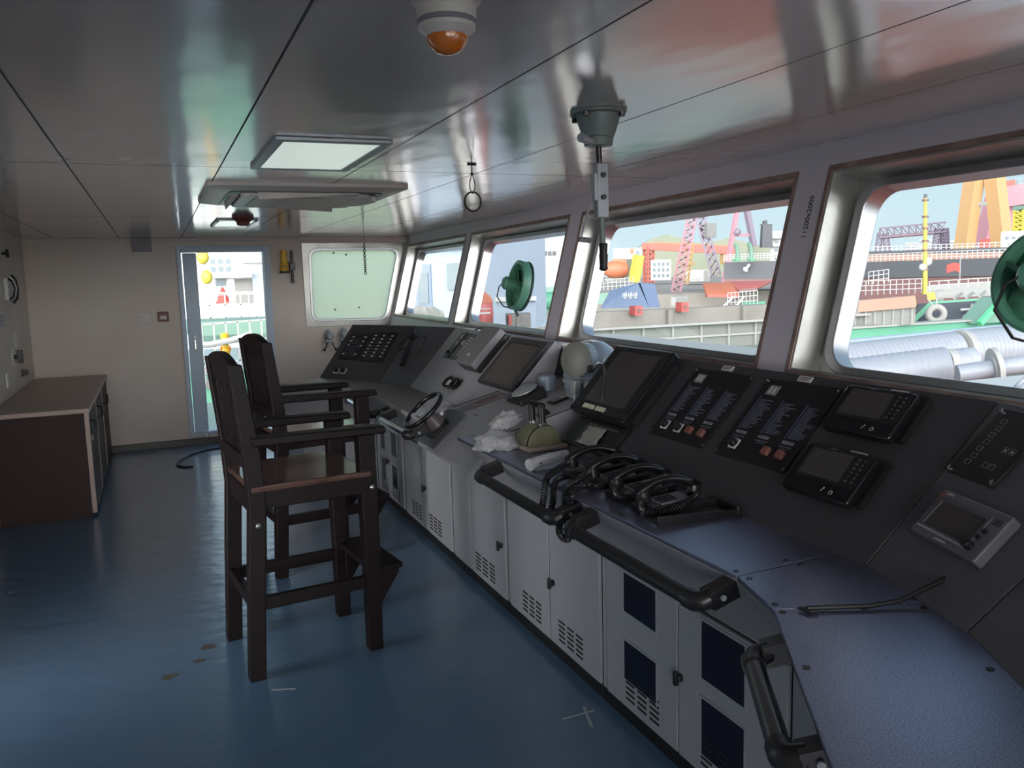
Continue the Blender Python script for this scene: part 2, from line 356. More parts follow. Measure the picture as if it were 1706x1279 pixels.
# searchlight control
t=thing('searchlight_control','grey ceiling mounted searchlight control with long black-gripped lever','searchlight control',loc=(1.25,2.25,ZC))
obj('flange',MB().lathe([(.088,0),(.088,-.01),(.06,-.012)],8),conegr,t,.002)
obj('cone',MB().lathe([(.066,-.008),(.062,-.03),(.047,-.075),(.044,-.077),(.044,-.085),(.041,-.1),(.03,-.102)],28),conegr,t)
for a in range(4): 
    x,y=.078*math.cos(a*1.57+.6),.078*math.sin(a*1.57+.6); obj('bolt',MB().cyl((x,y,-.008),(x,y,-.024),.009,n=6),blackpl,t)
obj('clamp_screw',MB().cyl((-.035,-.02,-.09),(-.075,-.04,-.088),.011,n=10).cyl((-.06,-.033,-.086),(-.082,-.044,-.085),.014,n=8),ltgrey,t)
obj('shaft',MB().cyl((0,0,-.1),(.003,0,-.16),.009,n=12),blackpl,t)
obj('link_block',MB().box(-.012,.026,-.014,.014,-.31,-.15).box(-.022,-.004,-.012,.012,-.26,-.18),ltgrey,t,.003)
for z in (-.185,-.25): obj('pin',MB().cyl((.006,-.022,z),(.006,.018,z),.008,n=10),blackpl,t)
obj('rod',MB().cyl((.007,0,-.3),(.013,0,-.45),.0095,n=12),conegr,t)
obj('strut',MB().beam((-.008,0,-.2),(-.055,.02,-.372),.01,.006).cyl((-.06,.02,-.372),(-.02,.02,-.376),.008,n=8),greypl,t)
obj('grip',MB().lathe([(.012,0),(.0135,-.004),(.012,-.03),(.0135,-.036),(.012,-.07),(.014,-.078),(.006,-.084)],14,o=(.0125,0,-.385)),blackrub,t)
# hanging ring and chain
t=thing('hanging_ring','black ring hanging on a thin cord loop under the ceiling','ring',loc=(1.277,3.4,ZC))
obj('hook',MB().tube([(-.02,0,-.003),(.02,0,-.003)],.004),blackpl,t)
obj('cord',MB().tube([(0,0,0),(0,0,-.045)],.0025,6).tube([(0,0,-.04),(.011,0,-.075),(.012,0,-.1),(0,0,-.125),(-.012,0,-.1),(-.011,0,-.075)],.0025,6,True).sph((0,0,-.042),.007),blackpl,t)
obj('ring',MB().tube([(.037*math.cos(a*math.pi/14),0,-.157+.04*math.sin(a*math.pi/14)) for a in range(28)],.004,8,True),blackrub,t)
t=thing('hanging_chain','thin dark chain hanging from the ceiling before the frosted window','chain',loc=(1.905,8.1,ZC))
mb=MB(); z=0; i=0
mb.tube([(0,0,0),(0,0,-.12)],.0022,5)
z=-.115
while z>-.4:
    q=[(.011*math.cos(a*math.pi/5),.014*math.sin(a*math.pi/5)) for a in range(10)]
    mb.tube([((c if i%2 else 0),(0 if i%2 else c),z-.014+s_) for c,s_ in q],.004,5,True); z-=.021;i+=1
obj('links',mb,blackpl,t)
# junction box etc on end wall
tag(obj('junction_box',MB().box(-.165,.012,YE-.09,YE,1.995,ZC),greypl,bevel=.004),'dark grey square box at the top of the end wall','box')
t=thing('light_switch','white double light switch on the end wall left of the doorway','switch',loc=(-.106,YE,1.34))
obj('plate',MB().box(-.05,.05,-.012,0,-.045,.045),white,t,.004)
for s in (-.02,.02): obj('rocker',MB().box(s-.015,s+.015,-.018,-.01,-.028,.028),offw,t,.003)
t=thing('fire_call_point','small dark red fire call point beside the light switch','call point',loc=(.068,YE,1.345))
obj('housing',MB().box(-.052,.052,-.035,0,-.05,.05),dkred,t,.004); obj('label_plate',MB().box(-.03,.03,-.038,-.035,-.026,.012),paper,t)
t=thing('flashlight','yellow flashlight with black head clipped upright on the end wall','flashlight',loc=(1.285,YE-.05,1.87))
obj('body',MB().lathe([(.03,-.02),(.033,.0),(.033,.12),(.028,.125)],18),ylw,t); obj('lamp_head',MB().lathe([(.03,-.115),(.047,-.11),(.047,-.085),(.045,-.08),(.043,-.02),(.033,0)],20),ylw,t)
obj('lens_ring',MB().lathe([(.046,-.118),(.05,-.116),(.05,-.095),(.046,-.093)],20),blackrub,t); obj('clip',MB().box(-.01,.01,.03,.05,-.06,-.03),blackpl,t)
mb=MB()
for a,b in ((-.02,-.055),(0,-.05),(.016,-.06)): mb.box(a-.004,a+.006,-.047,-.04,b,b+.022)
obj('printed_mark',mb,blackpl,t)
t=thing('wall_bracket','thin upright black bar with clamp beside the yellow flashlight','bracket',loc=(1.372,YE,1.82))
obj('bar',MB().box(-.014,.014,-.04,-.012,-.175,.17),blackrub,t,.003); obj('clamp',MB().box(-.03,.03,-.055,0,-.035,.04),blackpl,t,.006)
for i,(x,z,l) in enumerate(((1.722,1.06,'left grey deck valve pair with two levers under the frosted window'),(1.885,1.07,'right grey valve half hidden by the dark console panel'))):
    t=thing('deck_valve',l,'valve',loc=(x,YE,z))
    obj('body',MB().lathe([(.05,0),(.055,.03),(.04,.07),(.02,.085)],16,ax=(0,-1,0)).lathe([(.022,0),(.03,.03),(.012,.06)],12,o=(0,-.04,.02)),ltgrey,t)
    obj('fork',MB().box(-.045,.045,-.06,-.02,-.06,-.035),ltgrey,t,.004)
    for s in (-1,1): obj('lever',MB().tube([(s*.028,-.04,-.05),(s*.036,-.05,-.1),(s*.06,-.055,-.135)],.008).sph((s*.062,-.055,-.14),.016),blackpl,t)
# aft wall equipment (left edge)
def aft(nm,l,c,y,z): return thing(nm,l,c,loc=(XA,y,z))
t=aft('telephone_handset','black handset hanging on the left wall near its top','handset',7.95,1.66)
obj('cradle',MB().box(0,.03,-.05,.05,-.09,.09),white,t,.004); obj('handset',MB().tube([(.04,0,-.1),(.07,0,-.07),(.085,0,0),(.07,0,.07),(.04,0,.1)],.022,10,rs=[.03,.024,.018,.024,.03]),blackpl,t)
t=aft('wall_knob','small black knob at the top of the left wall','knob',7.98,1.95); obj('stem',MB().cyl((0,0,0),(.03,0,0),.012,n=10),blackpl,t); obj('cap',MB().cyl((.03,0,0),(.05,0,0),.035,n=12),blackpl,t,.003)  # round wall knob on a short stem
t=aft('rotary_switch','black rotary switch on a round white plate above the cabinet','switch',8.0,1.10); obj('plate',MB().cyl((0,0,0),(.012,0,0),.075,n=20),white,t,.003); obj('knob',MB().cyl((.01,0,0),(.04,0,0),.018,n=12).box(.035,.075,-.02,.02,-.055,.055),blackpl,t,.004)
t=aft('wall_clip','small black clip on the left wall just over the cabinet top','clip',8.4,.93); obj('base',MB().box(0,.02,-.03,.03,-.03,.03),blackpl,t,.003); obj('jaw',MB().box(.02,.05,-.02,.02,-.022,.022),blackpl,t,.003)
t=aft('socket_outlet','narrow white socket plate higher above the black rotary switch','socket',8.2,1.235); obj('plate',MB().box(0,.012,-.05,.05,-.07,.07),white,t,.004)
t=aft('socket_outlet','narrow white socket plate lowest on the left wall','socket',7.6,.945); obj('plate',MB().box(0,.012,-.05,.05,-.06,.06),white,t,.004)
t=aft('notice_sheet','small printed notice sheet on the left wall under the handset','notice',7.65,1.41); obj('sheet',MB().box(0,.003,-.14,.14,-.05,.06),paper,t)
mb=MB()
for k in range(5): mb.box(.003,.0036,-.12,.1-.02*(k%2),.04-k*.018,.047-k*.018)
obj('printed_lines',mb,bluepr,t)
# ---------------------------------------------------------------- side cabinet
t=thing('low_cabinet','low red-brown cabinet with grey-brown laminate top against the left wall','cabinet',loc=(-.797,7.8,0))
obj('body',MB().box(-.31,.27,-1.16,1.28,0,.77),cabwood,t,.002)
obj('countertop',MB().box(-.32,.31,-1.21,1.3,.77,.805),lamin,t,.004)
for k,(a,b) in enumerate(((-1.15,-.42),(-.36,.40),(.46,1.26))):
    dr=obj('door',MB().box(.272,.298,a,b,.03,.765),cabwood,t,.003)
    obj('edge_band',MB().box(.27,.2995,a-.004,a+.03,.03,.765),lamin,dr)
    y=a+.08; obj('handle',MB().tube([(.298,y,.70),(.335,y,.69),(.335,y,.62),(.298,y,.61)],.011,8).box(.298,.312,y-.02,y+.02,.55,.6),blackpl,dr)
# ---------------------------------------------------------------- chairs
def make_chair(l):
    t=thing('bar_chair',l,'chair',group='tall wooden helm chairs')
    for s in (-1,1):
        y0=s*.235-.033; ex=(0,.066,0)
        obj('leg',MB().prism([(-.295,y0,0),(-.23,y0,0),(-.205,y0,.45),(-.185,y0,.75),(-.195,y0,.95),(-.245,y0,1.33),(-.30,y0,1.335),(-.262,y0,.95),(-.252,y0,.75),(-.272,y0,.45)],ex),wood,t,.004)
        y1=s*.225-.033
        obj('leg',MB().prism([(.235,y1,0),(.295,y1,0),(.302,y1,.5),(.30,y1,.985),(.225,y1,.985),(.232,y1,.5)],ex),wood,t,.004)
        obj('armrest',MB().prism([(-.225,s*.235-.04,.99),(.345,s*.235-.04,.985),(.35,s*.235-.04,1.0),(.34,s*.235-.04,1.02),(-.235,s*.235-.04,1.03)],(0,.08,0)),wood,t,.007)
        obj('side_rail',MB().box(-.24,.26,s*.235-.018,s*.235+.018,.725,.80),wood,t,.003)
        obj('stretcher',MB().box(-.25,.26,s*.225-.016,s*.225+.016,.29,.345),wood,t,.003)
        obj('footrest_bracket',MB().prism([(.28,s*.2-.02,.18),(.30,s*.2-.02,.185),(.40,s*.2-.02,.33),(.40,s*.2-.02,.355),(.28,s*.2-.02,.355)],(0,.04,0)),wood,t,.003)
        for x,z in ((-.225,.665),(.27,.755)): obj('bolt',MB().cyl((x,s*.268,z),(x,s*.276,z),.011,n=12).sph((x,s*.275,z),.009,n=10),chrome,t)
    obj('seat',MB().box(-.245,.275,-.27,.27,.80,.828),woodseat,t,.008)
    obj('front_rail',MB().box(.245,.275,-.2,.2,.72,.80),wood,t,.003); obj('rear_rail',MB().box(-.24,-.205,-.21,.21,.70,.79),wood,t,.003)
    obj('rear_stretcher',MB().box(-.27,-.235,-.21,.21,.30,.35),wood,t,.003)
    pts=[]; 
    for i in range(13): a=-1+i/6; pts.append((-.297+.028,a*.24,1.335+.035*(1-a*a)))
    pts=[(p[0],p[1],p[2]) for p in pts]+[(-.255,.21,1.235),(-.255,-.21,1.235)]
    obj('crest_rail',MB().prism([(-.292,p[1],p[2]) if p[2]>1.25 else (-.275,p[1],p[2]) for p in pts],(.036,0,0)),wood,t,.006)
    obj('back_rail',MB().box(-.262,-.225,-.21,.21,.90,.955),wood,t,.003)
    for i in range(7):
        y=-.168+i*.056; obj('slat',MB().beam((-.243,y,.94),(-.268,y,1.25),.026,.014,(1,0,0)),wood,t,.002)
    obj('footrest',MB().box(.255,.41,-.245,.245,.355,.38),wood,t,.006)
    return t
ch=make_chair('nearer dark wooden bar chair with slatted back, polished seat catching light'); 
c2=copy_tree(ch); c2['label']='further dark wooden bar chair with slatted back, behind the nearer one'
ch.matrix_world=Mx.Translation((.515,3.776,0))@Mx.Rotation(rad(6.5),4,'Z')
c2.matrix_world=Mx.Translation((.775,4.993,0))@Mx.Rotation(rad(8),4,'Z')
# floor bits
t=tag(obj('floor_cable',MB().tube([(0.532, 8.863, 0.008),(0.374, 8.818, 0.008),(0.215, 8.647, 0.008),(0.098, 8.375, 0.008),(0.078, 8.183, 0.008),(0.141, 8.063, 0.008),(0.213, 8.05, 0.008)],.008,8),blackrub),'black cable end curling on the blue floor by the doorway','cable')
a,b,c,d=(1.294, 2.658, 0.001),(1.429, 2.661, 0.001),(1.407, 2.707, 0.001),(1.365, 2.563, 0.001)
tag(obj('chalk_cross',MB().beam((*a[:2],.001),(*b[:2],.001),.008,.001).beam((*c[:2],.001),(*d[:2],.001),.01,.0012),chalk),'white chalk cross on the floor by the console','mark')
def blob(nm,l,c,rx,ry,sd,m=stain):
    R=random.Random(sd); n=26; pts=[(c[0]+rx*math.cos(i*2*math.pi/n)*R.uniform(.5,1.1),c[1]+ry*math.sin(i*2*math.pi/n)*R.uniform(.5,1.1),.0004) for i in range(n)]
    tag(obj(nm,MB().prism(pts,(0,0,.0006)),m,smooth=0),l,'stain')
blob('floor_stain','brown stain on the floor left of the nearer chair leg',(0.112, 3.933, 0.0),.04,.04,3)
blob('floor_stain','smaller thin brown stain just below the brown stain',(0.067, 3.8, 0.0),.035,.02,4)
blob('floor_stain','faint yellowish stain lowest left of the nearer chair',(-0.059, 3.693, 0.0),.04,.035,5,mat('yellow_stain',lin('4f5442'),.6))
tag(obj('floor_scrap',MB().beam((0.321, 3.377, 0.002),(0.413, 3.344, 0.002),.006,.001),chalk),'thin white sliver on the floor right of the near chair leg','scrap')
tag(obj('floor_scrap',MB().beam((-0.854, 5.154, 0.002),(-0.831, 5.171, 0.001),.008,.001),chalk),'tiny white scrap on the floor near the left picture edge','scrap')

# ---------------------------------------------------------------- console
mir=lambda P:[(x,7.51-y) for x,y in P]
FEn=[(1.33,1.69),(1.268,1.478),(1.06,1.15),(.70,.58)]; FEf=mir(FEn)
BLn=[(1.51,1.65),(1.44,1.39),(1.21,1.04),(.85,.46)]; BLf=mir(BLn)
PBn=[(1.68,1.60),(1.55,1.20),(1.2,.6)]; PBf=mir(PBn)
PTn=[(2.073,1.538),(1.911,1.039),(1.54,.40)]; PTf=mir(PTn)
ZW=.87; ZP=1.284; SL=rad(46.5)
P3=lambda p,z:(p[0],p[1],z)
def sheet(nm,l,pts,m,scr=()):
    t=thing(nm,l,'worktop')
    obj('top_sheet',MB().prism([(x,y,ZW-.014) for x,y in pts],(0,0,.014)),m,t,.002)
    for x,y in scr: obj('screw',MB().cyl((x,y,ZW),(x,y,ZW+.002),.008,n=10),blackpl,t)
    return t
sheet('worktop','long speckled dark worktop carrying the telephones and the engine telegraph',[(1.33,3.87),(1.33,1.6925),(1.70,1.712),(1.70,3.6),(1.50,3.6),(1.44,3.9)],wtop,((1.35,1.72),(1.52,1.725),(1.35,2.3),(1.35,3.0),(1.67,2.2)))
sheet('worktop','short middle section of speckled worktop at the console bend, rod lying over its lower seam',[(1.33,1.687),(1.268,1.481),(1.60,1.353),(1.70,1.60),(1.70,1.706)],wtop,((1.345,1.66),(1.29,1.50),(1.53,1.68),(1.60,1.38)))
sheet('worktop','speckled worktop of the angled end section at the bottom right corner',[(1.266,1.475),(1.06,1.15),(.70,.58),(1.2,.57),(1.55,1.17),(1.60,1.348)],wtop,((1.275,1.455),(1.45,1.385),(1.575,1.33),(1.13,1.22),(1.44,1.06)))
sheet('worktop','reflection-greyed worktop of the far console beyond the steering wheel',[(1.33,4.475),(1.69,4.475),(1.69,5.9),(1.66,5.93),(1.33,5.82)],grtop,((1.36,5.2),(1.36,5.6)))
sheet('worktop','reflection-greyed worktop of the far angled console end by the end wall',[(1.33,5.823),(1.66,5.933),(1.55,6.32),(1.2,6.91),(1.03,6.79),(.86,6.7),(1.06,6.36),(1.268,6.03)],grtop)
def fascia(nm,l,a,b,c,d,z0=.6):
    """a,b top edge; c,d bottom edge below a,b"""
    n=(V(P3(b,0))-V(P3(a,0))).cross(V((0,0,1))).normalized()*.012
    A,B,C_,D=V(P3(a,ZW-.014)),V(P3(b,ZW-.014)),V(P3(d,z0)),V(P3(c,z0))
    if n.x<0: n=-n
    t=thing(nm,l,'fascia')
    obj('sloping_plate',MB().hexa([A,B,C_,D,A+n,B+n,C_+n,D+n]),cabd,t,.002)
    return t
fascia('fascia_plate','long sloping grey fascia under the telephone worktop behind two black rails',(1.33,3.868),(1.33,1.692),(1.51,3.868),(1.51,1.652))
fascia('fascia_plate','narrow bent grey fascia piece between two vertical seams at the console corner',FEn[0],FEn[1],BLn[0],BLn[1])
fascia('fascia_plate','sloping grey fascia under the angled end section, dark grab rail in front',FEn[1],FEn[3],BLn[1],BLn[3])
fascia('fascia_plate','sloping grey fascia of the far console behind the steel grab rails',(1.33,5.82),(1.33,4.475),(1.51,5.86),(1.51,4.475))
fascia('fascia_plate','bent grey fascia piece of the far console corner',FEf[1],FEf[0],BLf[1],BLf[0])
fascia('fascia_plate','sloping grey fascia at the far angled console end',FEf[3],FEf[1],BLf[3],BLf[1])
# base cabinets
def vents(mb,P,a,b,z0,rows=5,cols=3):
    z0-=.005
    w=(b-a)/cols
    for i in range(cols):
        for j in range(rows):
            u=a+i*w+.006; z=z0+j*.021; mb.hexa([P(u,z,-.001),P(u+w*.72,z,-.001),P(u+w*.72,z,.003),P(u,z,.003),P(u,z+.008,-.001),P(u+w*.72,z+.008,-.001),P(u+w*.72,z+.008,.003),P(u,z+.008,.003)])
    return mb
def unit(l,p0,p1,doors,depth=.27):
    """p0 -> p1 base line seen from the room left to right; doors: list of (u0,u1,windows,knobside)"""
    p0,p1=V(P3(p0,0)),V(P3(p1,0)); d=(p1-p0).normalized(); n=d.cross(V((0,0,1))); n=-n if n.x>0 else n   # n towards the room
    L=(p1-p0).length
    P=lambda u,z,o: p0+d*u+n*o+V((0,0,z))
    def hb(mb,u0,u1,z0,z1,o0,o1): return mb.hexa([P(u0,z0,o0),P(u1,z0,o0),P(u1,z0,o1),P(u0,z0,o1),P(u0,z1,o0),P(u1,z1,o0),P(u1,z1,o1),P(u0,z1,o1)])
    t=thing('console_cabinet',l,'cabinet',loc=p0); 
    def add(nm,mb,m,par=t,bv=0):
        o=obj(nm,mb,m,None,bv); o.data.transform(Mx.Translation(-p0)); o.parent=par; return o
    add('body',hb(MB(),.001,L-.001,.05,.6,-depth,0),cab,bv=.002); add('plinth',hb(MB(),.001,L-.001,0,.052,-depth,.004),blackrub)
    for u0,u1,wins,kn,ven in doors:
        dr=add('door',hb(MB(),u0+.003,u1-.003,.06,.592,.0,.014),cab,bv=.0025)
        add('door_gap',hb(MB(),u0-.001,u1+.001,.055,.597,-.002,.0015),seamdark)
        for a,b,z0,z1 in wins:
            w=add('window',hb(MB(),a,b,z0,z1,.012,.0155),navy,dr)
            mb=MB(); hb(mb,a-.008,b+.008,z1,z1+.008,.012,.018); hb(mb,b,b+.008,z0-.006,z1,.012,.018); hb(mb,a-.008,a,z0-.006,z1,.012,.018); add('window_bead',mb,cab,w)
        if kn is not None:
            u,z=kn; mb=MB().cyl(P(u,z,.012),P(u,z,.032),.014,n=14); hb(mb,u-.008,u+.008,z-.024,z+.024,.028,.042); add('knob',mb,blackpl,dr,.003)
        if ven: add('vent_slots',vents(MB(),lambda u,z,o:P(u,z,o+.013),ven[0],ven[1],.10),seamdark,dr)
    return t
y=lambda v,s: s-v
s=2.70
unit('pale grey console cabinet with two doors and four dark square windows, nearest in view',(1.51,2.70),(1.51,1.655),
  [(.02,.495,[(.155,.37,.43,.578),(.155,.37,.17,.32)],None,(.16,.40)),(.50,1.02,[(.63,.84,.385,.575),(.63,.84,.13,.32)],(.515,.335),(.62,.86))])
unit('pale grey console cabinet with two plain doors behind the gap between the black rails',(1.51,3.66),(1.51,2.702),
  [(.03,.475,[],None,(.18,.40)),(.48,.93,[],(.52,.335),(.56,.80))])
unit('pale grey console cabinet with one plain door right below the plastic bags',(1.51,4.47),(1.51,3.662),
  [(.02,.29,[],None,None),(.30,.79,[],(.74,.33),(.36,.66))])
unit('pale grey console cabinet with two plain doors under the steering wheel',(1.51,5.50),(1.51,4.472),
  [(.03,.46,[],None,(.18,.40)),(.465,.99,[],(.50,.335),(.56,.82))])
unit('pale grey console cabinet with small dark windows partly behind the nearer bar chair',(1.51,6.18),(1.51,5.502),
  [(.02,.255,[(.07,.19,.40,.57),(.07,.19,.17,.33)],None,(.05,.22)),(.26,.65,[(.36,.51,.40,.57),(.36,.51,.17,.33)],(.28,.335),(.34,.56))])
unit('pale grey cabinet of the far angled console end behind the chair arms',(1.05,6.98),(1.508,6.185),[(.03,.45,[],None,None),(.46,.88,[],None,None)],.27)
unit('pale grey cabinet of the near angled console end under the dark grab rail',(1.508,1.65),(1.00,.70),[(.03,.52,[],None,None),(.53,1.04,[],None,None)],.27)
# helm block
t=thing('helm_block','grey raised helm block with sloping top and inclined front for the wheel','console block')
obj('body',MB().prism([(1.30,3.6,.73),(1.30,3.6,.745),(1.50,3.6,.918),(1.93,3.6,1.03),(2.15,3.6,1.07),(2.02,3.6,.605),(1.515,3.6,.605)],(0,.868,0)),alupanel,t,.003)
th_=rad(15); 
def bt(x,y,o=0): return V((x,y,.918+.26*(x-1.5)))+V((-.252,0,.968))*o
obj('wheel_plate',MB().hexa([(1.305,4.19,.752),(1.495,4.19,.918),(1.495,4.46,.918),(1.305,4.46,.752),(1.302,4.19,.756),(1.492,4.19,.922),(1.492,4.46,.922),(1.302,4.46,.756)]),gpanel,t)
mb=MB()
for yy in (3.605,4.462): mb.beam(bt(1.51,yy,.001),bt(1.93,yy,.001),.006,.003,(-.25,0,.97))
obj('edge_seal',mb,seamdark,t)
for x,yy in ((1.53,4.12),(1.9,3.66)): obj('screw',MB().cyl(bt(x,yy),bt(x,yy,.003),.007,n=8),blackpl,t)
# instrument panels
def facet(o,x):
    X=V((x[0],x[1],0)).normalized(); out=V((-X.y,X.x,0)); 
    return frame(o,X,out*math.cos(SL)+V((0,0,math.sin(SL))))
M0=facet((1.68,3.6,ZW),(0,-1))
M1n=facet((1.68,1.60,ZW),(-.13,-.40)); M2n=facet((1.55,1.20,ZW),(-.35,-.6))
M1f=facet((1.55,6.31,ZW),(.13,-.40)); M2f=facet((1.2,6.91,ZW),(.35,-.6))
def ipanel(l,b0,b1,t0,t1,m,zb=ZW):
    t=thing('instrument_panel',l,'console panel')
    B0,B1,T0,T1=V(P3(b0,zb)),V(P3(b1,zb)),V(P3(t0,ZP)),V(P3(t1,ZP))
    n=(B1-B0).cross(T0-B0).normalized(); n=-n if n.z<0 else n
    obj('panel_sheet',MB().hexa([B0-n*.012,B1-n*.012,T1-n*.012,T0-n*.012,B0,B1,T1,T0]),m,t,.002)
    q=lambda p,z:V((p[0],p[1],z))
    dv=(V(P3(t0,0))-V(P3(b0,0))); bk0=V(P3(t0,0))+dv.normalized()*.04; bk1=V(P3(t1,0))+(V(P3(t1,0))-V(P3(b1,0))).normalized()*.04
    e=V((0,0,-.018))
    mb=MB()
    A=[B0+e,B1+e,T1+e,T0+e]; D=[q(b0,.62),q(b1,.62),q(V(P3(b1,0)).lerp(V(P3(t1,0)),.6),.62),q(V(P3(b0,0)).lerp(V(P3(t0,0)),.6),.62)]; K=[q(bk0,ZP-.02),q(bk1,ZP-.02)]
    v=[mb.b.verts.new(p) for p in A+D+K]
    for f in ((0,1,2,3),(4,5,1,0),(3,2,9,8),(8,9,6,7),(7,6,5,4)): mb.b.faces.new([v[i] for i in f])
    mb.b.faces.new([v[i] for i in (0,3,8,7,4)]); mb.b.faces.new([v[i] for i in (5,6,9,2,1)])
    obj('casing',mb,cabd,t)
    return t
ipanel('long black instrument panel with two alarm panels and two black displays',(1.68,3.40),(1.68,1.603),(2.073,3.40),(2.073,1.541),dpanel)
ipanel('dark panel at the console bend carrying the grey rectangular display',PBn[0],PBn[1],PTn[0],PTn[1],gpanel)
ipanel('dark panel of the angled end section at the right picture edge',(1.548,1.196),PBn[2],(1.909,1.035),PTn[2],gpanel)
ipanel('grey helm instrument panel with keypad and brown-tinted screen',(1.68,5.908),(1.68,4.26),(2.073,5.97),(2.073,4.26),alupanel)
ipanel('dark grey panel with the hand microphone holder, second from the end wall',PBf[1],PBf[0],PTf[1],PTf[0],gpanel)
ipanel('black panel with two rows of indicator lights, closest to the end wall',PBf[2],(1.548,6.314),PTf[2],(1.909,6.475),dpanel)
# sill between panels and window wall
mb=MB(); 
mb.hexa([(2.12,1.2,ZP-.05),(2.155,1.2,ZP-.05),(2.32,6.3,ZP-.05),(2.12,6.3,ZP-.05),(2.12,1.2,ZP-.03),(2.155,1.2,ZP-.03),(2.32,6.3,ZP-.03),(2.12,6.3,ZP-.03)])
struct('trim_3',mb,greywall)
# rails
def rail(l,a,b,m,off=(.1,0),grp=None):
    a,b=V(a),V(b); d=(b-a).normalized(); o=V((off[0],off[1],.03)); 
    t=thing('grab_rail',l,'rail',loc=a); z=V((0,0,0))
    obj('bar',MB().cyl(z,b-a,.0225,n=18),m,t)
    for q,sg in ((z,1),(b-a,-1)):
        e=d*sg
        mb=MB(); w=d*.021
        mb.tube([q+e*.035,q+e*.005,q-e*.012+o*.12,q-e*.018+o*.4],.027,12); mb.beam(q-e*.018+o*.25,q-e*.018+o*1.05,.05,.05)
        br=obj('bracket',mb,blackpl,t,.004)
        obj('bolt',MB().cyl(q-e*.044+o*.55,q-e*.05+o*.55,.008,n=10),ltgrey,br)
    return t
rail('black grab rail on the fascia below the plastic bags, cords hanging over its near end',(1.235,3.31,.80),(1.235,2.60,.80),blackrub)
rail('long black grab rail on the fascia nearest the middle of the console',(1.235,2.45,.80),(1.235,1.74,.80),blackrub)
rail('dark grab rail on the angled end section at the bottom right',(1.165,1.425,.79),(.968,1.10,.79),mat('dark_steel_tube',(.09,.09,.1),.25,.6),(.088,-.052))
rail('steel grab rail on the far console just left of the steering wheel',(1.225,5.02,.80),(1.225,4.40,.80),chrome)
rail('steel grab rail on the far console partly hidden by a chair arm',(1.225,5.95,.80),(1.225,5.22,.80),chrome)

# ---------------------------------------------------------------- instruments
T=Mx.Translation
def it(nm,l,c,M,u,v,w=0,g=None,rot=0): return thing(nm,l,c,M@T((u,v,w))@Mx.Rotation(rot,4,'Z'),g)
def pl(u0,v0,u1,v1,r,a,b): return MB().plate(ID,(u0,v0,u1,v1,r),a,b)
# labels
for u,v,l in ((.917,.551,'white name plate above the first alarm panel'),(1.344,.552,'white name plate above the second alarm panel'),(1.744,.548,'white name plate above the upper black display'),(1.75,.31,'white name plate between the two black displays')):
    t=it('name_plate',l,'label',M0,u,v); obj('plate',pl(-.032,-.012,.032,.012,.002,0,.003),paper,t)
    mb=MB()
    for k in range(2):
        for j in range(4-k): mb.box(-.024+j*.013,-.015+j*.013,.002-k*.008,.006-k*.008,.003,.0034)
    obj('printed_text',mb,inkm,t)
# alarm panels
def alarm(l,u0,v0,w,h,nk,kx,bx):
    t=it('alarm_panel',l,'alarm panel',M0,u0,v0)
    obj('plate',pl(0,0,w,h,.004,0,.006),blackpl,t,.001)
    obj('meter',pl(.045,h-.072,.095,h-.03,.002,.006,.009),keyg,t)
    mb=MB().box(.054,.066,h-.066,h-.036,.009,.0094).box(.074,.086,h-.066,h-.036,.009,.0094); obj('meter_scale',mb,paper,t)
    for c in range(3):
        x=.03+c*w/3.05; mb=MB().box(x,x+.004,.12,h-.08-.0*c,.006,.0064); obj('light_strip',mb,mat('blue_light_strip',lin('55628c'),.4) if 'blue_light_strip' not in MATS else MATS['blue_light_strip'],t)
        mb=MB()
        for k in range(18):
            z=.125+k*(h-.215)/18; mb.box(x+.012,x+.012+random.uniform(.03,.075),z,z+.0035,.006,.0063)
        obj('printed_list',mb,bluepr,t)
        mb=MB(); 
        for k in range(4): mb.box(x+.004+k*.014,x+.015+k*.014,.1,.112,.006,.008)
        obj('indicator_row',mb,keyg,t)
        obj('printed_caption',MB().box(x,x+.06,.088,.092,.006,.0063).box(x+.01,x+.05,.08,.083,.006,.0063),bluepr,t)
    for k in kx:
        kb=obj('knob_plate',pl(k-.02,.035,k+.02,.075,.002,.006,.009),white,t)
        obj('knob',MB().cyl((k,.055,.009),(k,.055,.03),.0165,.014,n=16).box(k-.005,k+.005,.042,.068,.028,.036),blackpl,kb,.001)
    for k in bx: obj('push_button',pl(k-.014,.04,k+.014,.07,.003,.006,.022),redbt,t,.002)
    for x,y_ in ((.008,.012),(w-.008,.012),(.008,h-.012),(w-.008,h-.012)): obj('screw',MB().cyl((x,y_,.006),(x,y_,.009),.005,n=8),chrome,t)
alarm('alarm panel with two knobs and two red buttons, next to the large black monitor',.738,.187,.362,.345,2,(.068,.158),(.235,.31))
alarm('alarm panel with one knob and two red buttons, left of the black displays',1.172,.185,.362,.348,1,(.068,),(.238,.307))
